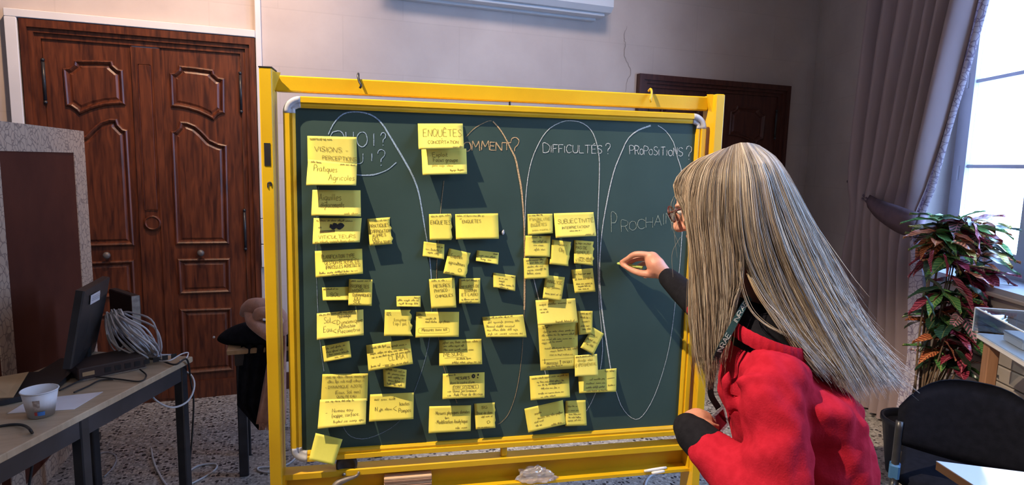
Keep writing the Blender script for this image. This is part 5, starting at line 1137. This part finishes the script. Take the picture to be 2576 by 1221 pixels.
# legs under the trousers
for s in (-1, 1):
    hip = HP+BSd*.085*s-EZ*.03; ft = np.array([hip[0], hip[1], 0])+BFd*(.02+.10*(s < 0)); knee = hip*.5+ft*.5+BFd*.05
    limb(sk, [hip, knee, ft+EZ*.10], [.075, .050, .036])
    limb(sk, [ft+EZ*.09, ft+EZ*.045+BFd*.06, ft+EZ*.035+BFd*.15], [.035, .036, .026])
# right hand (writing): palm, four fingers, thumb, closed on the chalk
def finger(P, R): limb(sk, [A(*p) for p in P], R, 10, 14)
pal = [WRR, A(1650, 668, 2.225), A(1640, 652, 2.245)]
limb(sk, pal, [.027, .034, .028]); limb(sk, [WRR, A(1658, 674, 2.255), A(1648, 664, 2.275)], [.022, .026, .020])
sk.ball(A(1647, 682, 2.222), (.026, .02, .02), 12, 8)
finger([(1642, 643, 2.235), (1600, 640, 2.255), (1578, 652, 2.285), (1563, 660, 2.312)], [.0130, .0122, .0105, .0085])
finger([(1646, 650, 2.262), (1606, 650, 2.288), (1585, 660, 2.305), (1571, 668, 2.318)], [.0130, .0120, .0102, .0085])
finger([(1650, 660, 2.280), (1618, 664, 2.310), (1602, 676, 2.310), (1606, 688, 2.292)], [.0110, .010, .009, .0076])
finger([(1655, 670, 2.290), (1630, 680, 2.312), (1618, 690, 2.306), (1624, 698, 2.286)], [.0100, .009, .008, .007])
finger([(1656, 690, 2.222), (1626, 690, 2.232), (1596, 683, 2.268), (1566, 667, 2.302)], [.0165, .0145, .0120, .0092])
# left hand (holding the badge): wrist bent back to the right
LW = A(1735, 1066, 1.49)
limb(sk, [WRL, LW, A(1752, 1058, 1.51), A(1768, 1060, 1.52)], [.024, .025, .030, .027])
for P, R in (([(1762, 1046, 1.525), (1780, 1050, 1.545), (1793, 1060, 1.545), (1800, 1068, 1.525)], [.0105, .0095, .0085, .0072]), ([(1766, 1054, 1.515), (1786, 1060, 1.535), (1798, 1068, 1.53), (1804, 1074, 1.515)], [.011, .0098, .0088, .0074]),
             ([(1768, 1064, 1.505), (1784, 1070, 1.52), (1796, 1076, 1.515), (1803, 1080, 1.505)], [.0105, .0095, .0085, .0072]), ([(1764, 1072, 1.497), (1778, 1077, 1.508), (1788, 1080, 1.502), (1795, 1084, 1.495)], [.0095, .0085, .0076, .0066]),
             ([(1752, 1062, 1.485), (1770, 1066, 1.478), (1788, 1071, 1.482), (1803, 1076, 1.494)], [.0135, .0118, .0100, .0080])):
    finger(P, R)
body = sk.build('body', 'skin', PE, True); modremesh(body, .0042, 5, .5)
# eyes and mouth of the face
for s in (-1, 1):
    MB().ball(HC+HFd*.081+HSd*.030*s+HUd*.000, .0125, 12, 8).build('eye', 'white', PE, True)
    MB().ball(HC+HFd*.0915+HSd*.030*s+HUd*.000, .0045, 8, 6).build('iris', 'black', PE, True)
# jumper: torso, yoke and sleeves in one remeshed surface
jm = MB()
def sec(c, rf, rs, fwd=0, tilt=0, p=2.3):
    a = BFd*math.cos(tilt)+EZ*math.sin(tilt); return ell(c+BFd*fwd, a, BSd, rf, rs, 26, p)
secs = [sec(A(1925, 872, 1.50), .080, .110, 0, .30), sec(A(1945, 905, 1.50), .118, .160, 0, .22), sec(A(1972, 950, 1.50), .150, .182, .0, .12), sec(A(1990, 1010, 1.50), .165, .178, .005, .05), sec(A(2005, 1080, 1.50), .158, .172, 0), sec(A(2030, 1170, 1.49), .150, .168), sec(A(2045, 1280, 1.49), .155, .178), sec(A(2055, 1400, 1.49), .170, .192), sec(A(2062, 1500, 1.49), .172, .198)]
jm.loft(secs)
limb(jm, [A(1975, 965, 1.44), SHL, SHL*.5+ELL*.5+BFd*-.01, ELL, ELL*.55+WRL*.45, ELL*.22+WRL*.78], [.072, .066, .070, .064, .056, .047], 18)
limb(jm, [A(1930, 890, 1.55), SHR, SHR*.5+ELR*.5, ELR, ELR*.7+WRR*.3], [.085, .072, .062, .054, .048], 18)
for P, r_ in (([(1850, 962, 1.345), (1900, 945, 1.315), (1960, 948, 1.308), (2030, 970, 1.33), (2070, 992, 1.37)], .017),     ([(1836, 925, 1.37), (1826, 985, 1.375), (1842, 1050, 1.375)], .018), ([(1890, 905, 1.37), (1960, 905, 1.36), (2050, 940, 1.38)], .015),
    ([(2075, 1010, 1.40), (2110, 1090, 1.385), (2125, 1180, 1.38)], .016)):
    jm.tube(spline([A(*p) for p in P], 24), np.interp(np.arange(24), [0, 5, 18, 23], [r_*.3, r_*.72, r_*.72, r_*.3]), 10)
jo = jm.build('jumper', 'red', PE, True); modremesh(jo, .008, 9, .55)
tx = bpy.data.textures.new('folds', 'CLOUDS'); tx.noise_scale = .075; tx.noise_depth = 1
dm = jo.modifiers.new('folds', 'DISPLACE'); dm.texture = tx; dm.strength = .032; dm.mid_level = .5; dm.texture_coords = 'LOCAL'
sm = jo.modifiers.new('soft', 'SMOOTH'); sm.iterations = 2
# ribbed neckband
k = MB(); c0_ = A(1926, 846, 1.50); n_ = 120; rings = []
for h, gr in ((-.010, .004), (.000, .010), (.012, .012), (.024, .010), (.030, .004)):
    rings.append([p for p in [c0_+(BFd*math.cos(.30)+EZ*math.sin(.30))*(.106-.10*h+gr*.5)*math.cos(t)+BSd*(.140-.12*h+gr*.5)*math.sin(t)+EZ*h*.9+(.0022 if (i % 3 == 0) else 0)*(-(BFd*math.cos(t)+BSd*math.sin(t))) for i, t in enumerate(np.linspace(0, 2*math.pi, n_, endpoint=False))]])
k.loft(rings, False).build('neckband', 'red', PE, True)
# black cuffs and undershirt
k = MB(); limb(k, [ELL*.24+WRL*.76, ELL*.10+WRL*.90, WRL, WRL*.45+LW*.55+RH*-.008], [.0475, .046, .044, .036], 20); o = k.build('cuff', 'blackknit', PE, True); modremesh(o, .006, 6)
k = MB(); limb(k, [ELR*.72+WRR*.28, ELR*.4+WRR*.6, ELR*.08+WRR*.92], [.048, .044, .036], 20); o = k.build('cuff', 'blackknit', PE, True); modremesh(o, .006, 6)
k = MB(); k.loft([ell(A(1940, 892, 1.50), BFd, BSd, .105, .140, 24), ell(A(1925, 858, 1.50), BFd*.95+EZ*.3, BSd, .090, .122, 24), ell(A(1910, 815, 1.505), BFd*.95+EZ*.3, BSd, .080, .104, 24), ell(A(1898, 778, 1.51), BFd*.95+EZ*.3, BSd, .070, .084, 24), ell(A(1890, 750, 1.515), BFd*.95+EZ*.3, BSd, .064, .070, 24)])
o = k.build('undershirt', 'blackknit', PE, True)
# trousers and shoes (below the frame)
k = MB(); k.loft([sec(A(2060, 1440, 1.49), .150, .175), sec(HP-EZ*.04, .155, .182), sec(HP-EZ*.12, .14, .17)])
for s in (-1, 1):
    hip = HP+BSd*.085*s-EZ*.03; ft = np.array([hip[0], hip[1], 0])+BFd*(.02+.10*(s < 0)); knee = hip*.5+ft*.5+BFd*.05
    limb(k, [hip, knee, ft+EZ*.09], [.095, .068, .058], 18)
    q = MB(); q.loft([ell(ft+BFd*x+EZ*z, BSd, EZ, rw, rh, 16) for x, z, rw, rh in ((-.075, .04, .02, .03), (-.06, .05, .036, .048), (.0, .05, .040, .048), (.08, .04, .044, .038), (.15, .032, .042, .030), (.19, .026, .020, .02))]).build('shoe', 'shoe', PE, True)
o = k.build('trousers', 'trouser', PE, True); modremesh(o, .010, 6)
# glasses
gs = MB(); EC = HC+HFd*.112+HUd*.000
for s in (-1, 1):
    P = [EC+HSd*(.033*s+.025*math.cos(t))+HUd*.021*math.sin(t)-HFd*.004 for t in np.linspace(0, 2*math.pi, 25)]
    gs.tube(P, .0022, 6); gs.tube(spline([EC+HSd*.060*s+HUd*.004-HFd*.006, EC+HSd*.074*s+HUd*.004-HFd*.03, HC+HSd*.081*s+HUd*.002-HFd*.01], 8), .0024, 6)
gs.tube(spline([EC-HSd*.009+HUd*.004, EC+HUd*.007+HFd*.003, EC+HSd*.009+HUd*.004], 6), .002, 6)
M['specs'] = mat('dark red acetate', (.10, .018, .016), .3, col2=(.06, .012, .02), scale=30)
go = gs.build('glasses', 'specs', PE, True)
for s in (-1, 1): MB().add([EC+HSd*(.033*s+.024*math.cos(t))+HUd*.020*math.sin(t)-HFd*.004 for t in np.linspace(0, 2*math.pi, 24, endpoint=False)], [tuple(range(24))]).build('lens', 'lens', go)
# ------------------------------------------------------------------ hair
GD = [  # guides from the parting to the tips: (px, py, depth)
 [(1806, 384, 1.515), (1760, 398, 1.505), (1714, 434, 1.498), (1697, 476, 1.492), (1730, 545, 1.480), (1742, 640, 1.472), (1738, 790, 1.465), (1752, 900, 1.46), (1776, 992, 1.46)],
 [(1814, 376, 1.510), (1772, 398, 1.488), (1742, 434, 1.474), (1728, 510, 1.463), (1742, 620, 1.452), (1756, 760, 1.442), (1766, 880, 1.44), (1782, 985, 1.44)],
 [(1828, 372, 1.505), (1786, 424, 1.462), (1772, 530, 1.446), (1782, 650, 1.435), (1790, 780, 1.428), (1790, 890, 1.428), (1790, 970, 1.43)],
 [(1845, 364, 1.515), (1830, 424, 1.458), (1828, 540, 1.438), (1836, 640, 1.425), (1842, 730, 1.42), (1828, 830, 1.42), (1806, 920, 1.425)],
 [(1862, 359, 1.525), (1876, 428, 1.458), (1884, 540, 1.432), (1900, 640, 1.422), (1936, 740, 1.418), (1990, 840, 1.40), (2042, 905, 1.385), (2085, 955, 1.38)],
 [(1882, 359, 1.545), (1922, 428, 1.478), (1948, 540, 1.448), (1984, 650, 1.435), (2035, 760, 1.425), (2092, 865, 1.41), (2145, 955, 1.40), (2178, 1018, 1.395)],
 [(1898, 362, 1.57), (1934, 390, 1.545), (1962, 436, 1.522), (2004, 540, 1.496), (2052, 650, 1.482), (2105, 760, 1.47), (2162, 865, 1.46), (2215, 945, 1.45), (2240, 985, 1.445)],
 [(1910, 366, 1.60), (1952, 396, 1.598), (1988, 448, 1.585), (2040, 550, 1.565), (2090, 650, 1.55), (2138, 760, 1.535), (2190, 865, 1.52), (2245, 945, 1.51), (2284, 976, 1.505)],
 [(1912, 372, 1.625), (1975, 460, 1.655), (2020, 570, 1.665), (2066, 680, 1.655), (2120, 790, 1.63), (2180, 890, 1.61), (2225, 950, 1.59)],
 [(1890, 368, 1.63), (1925, 450, 1.69), (1950, 570, 1.71), (1985, 690, 1.70), (2050, 820, 1.67), (2110, 920, 1.64)],
 [(1860, 368, 1.61), (1860, 440, 1.695), (1855, 560, 1.715), (1850, 690, 1.70), (1850, 820, 1.67)],
 [(1830, 376, 1.59), (1790, 432, 1.672), (1766, 540, 1.685), (1766, 660, 1.672), (1775, 800, 1.65), (1790, 900, 1.63)]]
NP = 18
GC = np.array([spline([A(*p) for p in g_], NP) for g_ in GD])
hr = np.random.default_rng(4)
def hsample(s):
    i = int(min(math.floor(s), len(GC)-2)); u = s-i
    if i == 3: i, u = (3, 0) if u < .5 else (4, 0)       # the fall of hair parts over the shoulder
    return GC[i]*(1-u)+GC[i+1]*u if u else GC[i]
hctr = np.array([HC*(1-t)+(NK+np.array(0))*t for t in np.linspace(0, 1, NP)])
inner = []
V = []; F = []; CO_ = []
def strand(P, rad, col):
    n0 = len(V); T = np.gradient(P, axis=0); T /= np.linalg.norm(T, axis=1)[:, None]+1e-9
    a = np.cross(T, [.3, .9, .2]); a /= np.linalg.norm(a, axis=1)[:, None]+1e-9; b_ = np.cross(T, a); n = len(P)
    rr_ = rad*np.interp(np.linspace(0, 1, n), [0, .85, 1], [1, 1, .25])
    for k_ in range(3):
        t = k_*2.0944; V.extend((P+(a*math.cos(t)+b_*math.sin(t))*rr_[:, None]).tolist())
    for k_ in range(3):
        k2 = (k_+1) % 3
        for i in range(n-1): F.append((n0+k_*n+i, n0+k2*n+i, n0+k2*n+i+1, n0+k_*n+i+1))
    CO_.extend([col]*(3*n))
CLMP = hr.uniform(.55, 1.35, 400)
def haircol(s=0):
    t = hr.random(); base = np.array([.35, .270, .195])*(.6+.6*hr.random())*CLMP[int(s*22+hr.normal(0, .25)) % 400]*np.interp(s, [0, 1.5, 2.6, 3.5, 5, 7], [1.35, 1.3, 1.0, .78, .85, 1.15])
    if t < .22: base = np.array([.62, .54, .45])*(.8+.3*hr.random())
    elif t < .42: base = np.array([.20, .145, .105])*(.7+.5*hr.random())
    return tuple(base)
NS = 7800
CWAV = np.stack([hr.uniform(-1, 1, 300), hr.uniform(3, 9, 300), hr.uniform(0, 6.28, 300), hr.uniform(-1, 1, 300), hr.uniform(0, 6.28, 300)], 1)
for q in range(NS):
    s = hr.uniform(0, 11) if q > 2200 else hr.uniform(0, 7.2)
    P = hsample(s).copy()
    if 3 <= s < 4:   # spread the roots between the two falls
        w0 = np.clip((.72-np.linspace(0, 1, NP))/.25, 0, 1)[:, None]; u = s-3; alt = GC[3]*(1-u)+GC[4]*u; P = P*(1-w0)+alt*w0
    lay = abs(hr.normal(0, 1)); ax_c = hctr
    inw = ax_c-P; inw /= np.linalg.norm(inw, axis=1)[:, None]+1e-9
    depthin = min(lay*.010, .034)*np.interp(np.linspace(0, 1, NP), [0, .25, 1], [.5, 1, 1.5])
    P = P+inw*depthin[:, None]
    ph = hr.uniform(0, 6.28, 3); fr = hr.uniform(1.5, 4.5); am = hr.uniform(.0008, .0042); tt = np.linspace(0, 1, NP)
    P = P+(am*np.sin(tt*fr*3+ph[0])*tt)[:, None]*CR+(am*np.sin(tt*fr*2.3+ph[1])*tt)[:, None]*CF
    cl = int(s*14+hr.normal(0, .2)); cw = CWAV[cl % 300]      # locks wave together
    P = P+(cw[0]*.0075*np.sin(tt*cw[1]+cw[2])*tt**.8)[:, None]*CR+(cw[3]*.006*np.sin(tt*cw[1]*.8+cw[4])*tt**.8)[:, None]*CF
    sp_ = hr.normal(0, .008, 3); P = P+np.outer(tt**1.4, sp_)
    end = hr.uniform(.70, 1.0) if hr.random() < .7 else hr.uniform(.93, 1.03)
    if s < 3.5 and hr.random() < .5: end = hr.uniform(.55, .9)
    m_ = max(8, int(NP*min(end, 1))); P = P[:m_]
    if s > 5.5 and s < 8.5 and hr.random() < .12:   # fly-away hairs along the back
        P = P+np.outer(np.linspace(0, 1, len(P))**3, RH*hr.uniform(.005, .05)+EZ*hr.uniform(-.03, .035)+CF*hr.uniform(-.02, .02))
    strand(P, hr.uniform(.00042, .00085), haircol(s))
# loose wisps crossing the shoulder and around the face
for P in ([(1862, 660, 1.42), (1868, 720, 1.41), (1890, 780, 1.40), (1930, 820, 1.39), (1985, 850, 1.38)], [(1880, 690, 1.42), (1905, 740, 1.40), (1940, 790, 1.39), (1975, 840, 1.38)], [(1890, 700, 1.41), (1925, 760, 1.39), (1960, 800, 1.38), (2000, 860, 1.37)]):
    C = spline([A(*p) for p in P], 16)
    for k_ in range(7): strand(C+np.outer(np.linspace(.3, 1, 16), hr.normal(0, .005, 3)), .0006, (.45, .34, .22))
for k_ in range(7):
    y0 = hr.uniform(430, 600); C = spline([A(1712, y0, 1.50), A(1700-hr.uniform(0, 14), y0+40, 1.495), A(1702-hr.uniform(-10, 14), y0+90+hr.uniform(0, 40), 1.49)], 10); strand(C, .0004, (.45, .40, .32))
hb = len(V)
# under-layer that closes the mass of hair
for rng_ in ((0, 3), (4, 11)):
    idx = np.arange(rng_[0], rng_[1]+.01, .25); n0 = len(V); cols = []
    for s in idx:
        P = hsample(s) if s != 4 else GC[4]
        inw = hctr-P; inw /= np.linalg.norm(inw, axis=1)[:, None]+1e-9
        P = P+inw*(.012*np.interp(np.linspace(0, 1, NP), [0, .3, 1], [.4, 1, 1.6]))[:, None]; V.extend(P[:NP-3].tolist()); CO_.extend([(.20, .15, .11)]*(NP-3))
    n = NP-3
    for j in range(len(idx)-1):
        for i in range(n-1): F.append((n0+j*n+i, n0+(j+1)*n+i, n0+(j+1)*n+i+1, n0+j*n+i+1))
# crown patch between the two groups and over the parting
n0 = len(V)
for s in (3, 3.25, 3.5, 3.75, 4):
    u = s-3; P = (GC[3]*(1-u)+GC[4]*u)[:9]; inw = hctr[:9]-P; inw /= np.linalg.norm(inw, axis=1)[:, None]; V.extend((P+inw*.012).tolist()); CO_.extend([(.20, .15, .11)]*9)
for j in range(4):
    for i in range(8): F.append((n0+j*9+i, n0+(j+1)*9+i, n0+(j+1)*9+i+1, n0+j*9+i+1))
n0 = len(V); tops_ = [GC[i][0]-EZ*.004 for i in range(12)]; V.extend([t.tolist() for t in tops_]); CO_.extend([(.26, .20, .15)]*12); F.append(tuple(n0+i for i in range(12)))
m, nt, b = newmat('grey blond hair'); N = nt.nodes; L = nt.links
at = N.new('ShaderNodeVertexColor'); at.layer_name = 'Col'; L.new(at.outputs['Color'], b.inputs['Base Color']); b.inputs['Roughness'].default_value = .38; b.inputs['Specular IOR Level'].default_value = .6
M['hair'] = m
ho = mk('hair', V, F, 'hair', PE, True)
ca = ho.data.color_attributes.new('Col', 'FLOAT_COLOR', 'POINT')
ca.data.foreach_set('color', np.concatenate([np.array(CO_, float), np.ones((len(CO_), 1))], axis=1).astype(np.float32).ravel())
# ------------------------------------------------------------------ chalk in the hand, lanyard, badge
M['chalkgreen'] = mat('pale green chalk', (.50, .62, .16), .9, col2=(.42, .54, .13), scale=60, bump=.3)
tip = bpx(1553, 663, .004); bk = A(1616, 674, 2.268)
k = MB(); k.tube([tip, tip*.94+bk*.06, tip*.5+bk*.5, bk], [.0035, .0055, .0058, .0058], 12)
tag(k.build('chalk_stick', 'chalkgreen', None, True), 'pale green chalk held against the board in the writing hand', 'chalk')
M['strap'] = mat('teal strap', (.012, .060, .065), .7, col2=(.010, .045, .05), scale=40)
M['letters'] = mat('white print', (.60, .66, .66), .7, col2=(.5, .56, .56), scale=60)
ly = thing('lanyard', A(1840, 830, 1.40), 'dark teal lanyard with white lettering around the neck', 'lanyard')
lp = spline([A(1886, 748, 1.435), A(1868, 775, 1.415), A(1845, 818, 1.402), A(1825, 855, 1.395), A(1806, 892, 1.41), A(1794, 935, 1.46), A(1788, 990, 1.50), A(1808, 1028, 1.53)], 40)
nrmv = -CF+CR*.0
T_ = np.gradient(lp, axis=0); T_ /= np.linalg.norm(T_, axis=1)[:, None]; sdv = np.cross(T_, nrmv); sdv /= np.linalg.norm(sdv, axis=1)[:, None]
MB().loft([[p-s*.0075-CF*.0005, p+s*.0075-CF*.0005, p+s*.0075+CF*.0008, p-s*.0075+CF*.0008] for p, s in zip(lp, sdv)]).build('strap', 'strap', ly)
def strapword(word, t0, t1):
    st, wd_ = text_strokes(word, random.Random(2), .0, .14); q = MB()
    for p in st:
        pts = []
        for a, b_ in p:
            t = (t0+(t1-t0)*a/wd_)*39; i = int(min(t, 38)); f = t-i; c_ = lp[i]*(1-f)+lp[i+1]*f; pts.append(c_+sdv[i]*(.5-b_)*.0105*(-1)-CF*.0012)
        q.ribbon(np.array(pts), .0016, nrmv)
    q.build('strap_lettering', 'letters', ly)
strapword('INRAE', .26, .08); strapword('INRAE', .55, .37)
bd = [A(1792, 1047, 1.515), A(1819, 1021, 1.535), A(1832, 1070, 1.525), A(1801, 1104, 1.505)]
bg_ = thing('badge', sum(bd)/4, 'clear badge holder with a dark red card held in the left hand', 'badge')
bn_ = np.cross(bd[1]-bd[0], bd[3]-bd[0]); bn_ /= np.linalg.norm(bn_)
M['card'] = mat('dark red card', (.16, .012, .03), .5, col2=(.12, .010, .03), scale=30)
M['badgeclear'] = clear('clear vinyl', (.86, .84, .90), .14, .08)
ctb = sum(bd)/4
MB().hexa([p-bn_*.0015 for p in bd]+[p+bn_*.0015 for p in bd]).build('holder', 'badgeclear', bg_)
cdq = [ctb+(p-ctb)*.72+(bd[1]-bd[0])*.08 for p in bd]; MB().hexa([p-bn_*.0006 for p in cdq]+[p+bn_*.0006 for p in cdq]).build('card', 'card', bg_)
# ------------------------------------------------------------------ tidy helper properties
for o in bpy.data.objects:
    if '_o' in o: del o['_o']
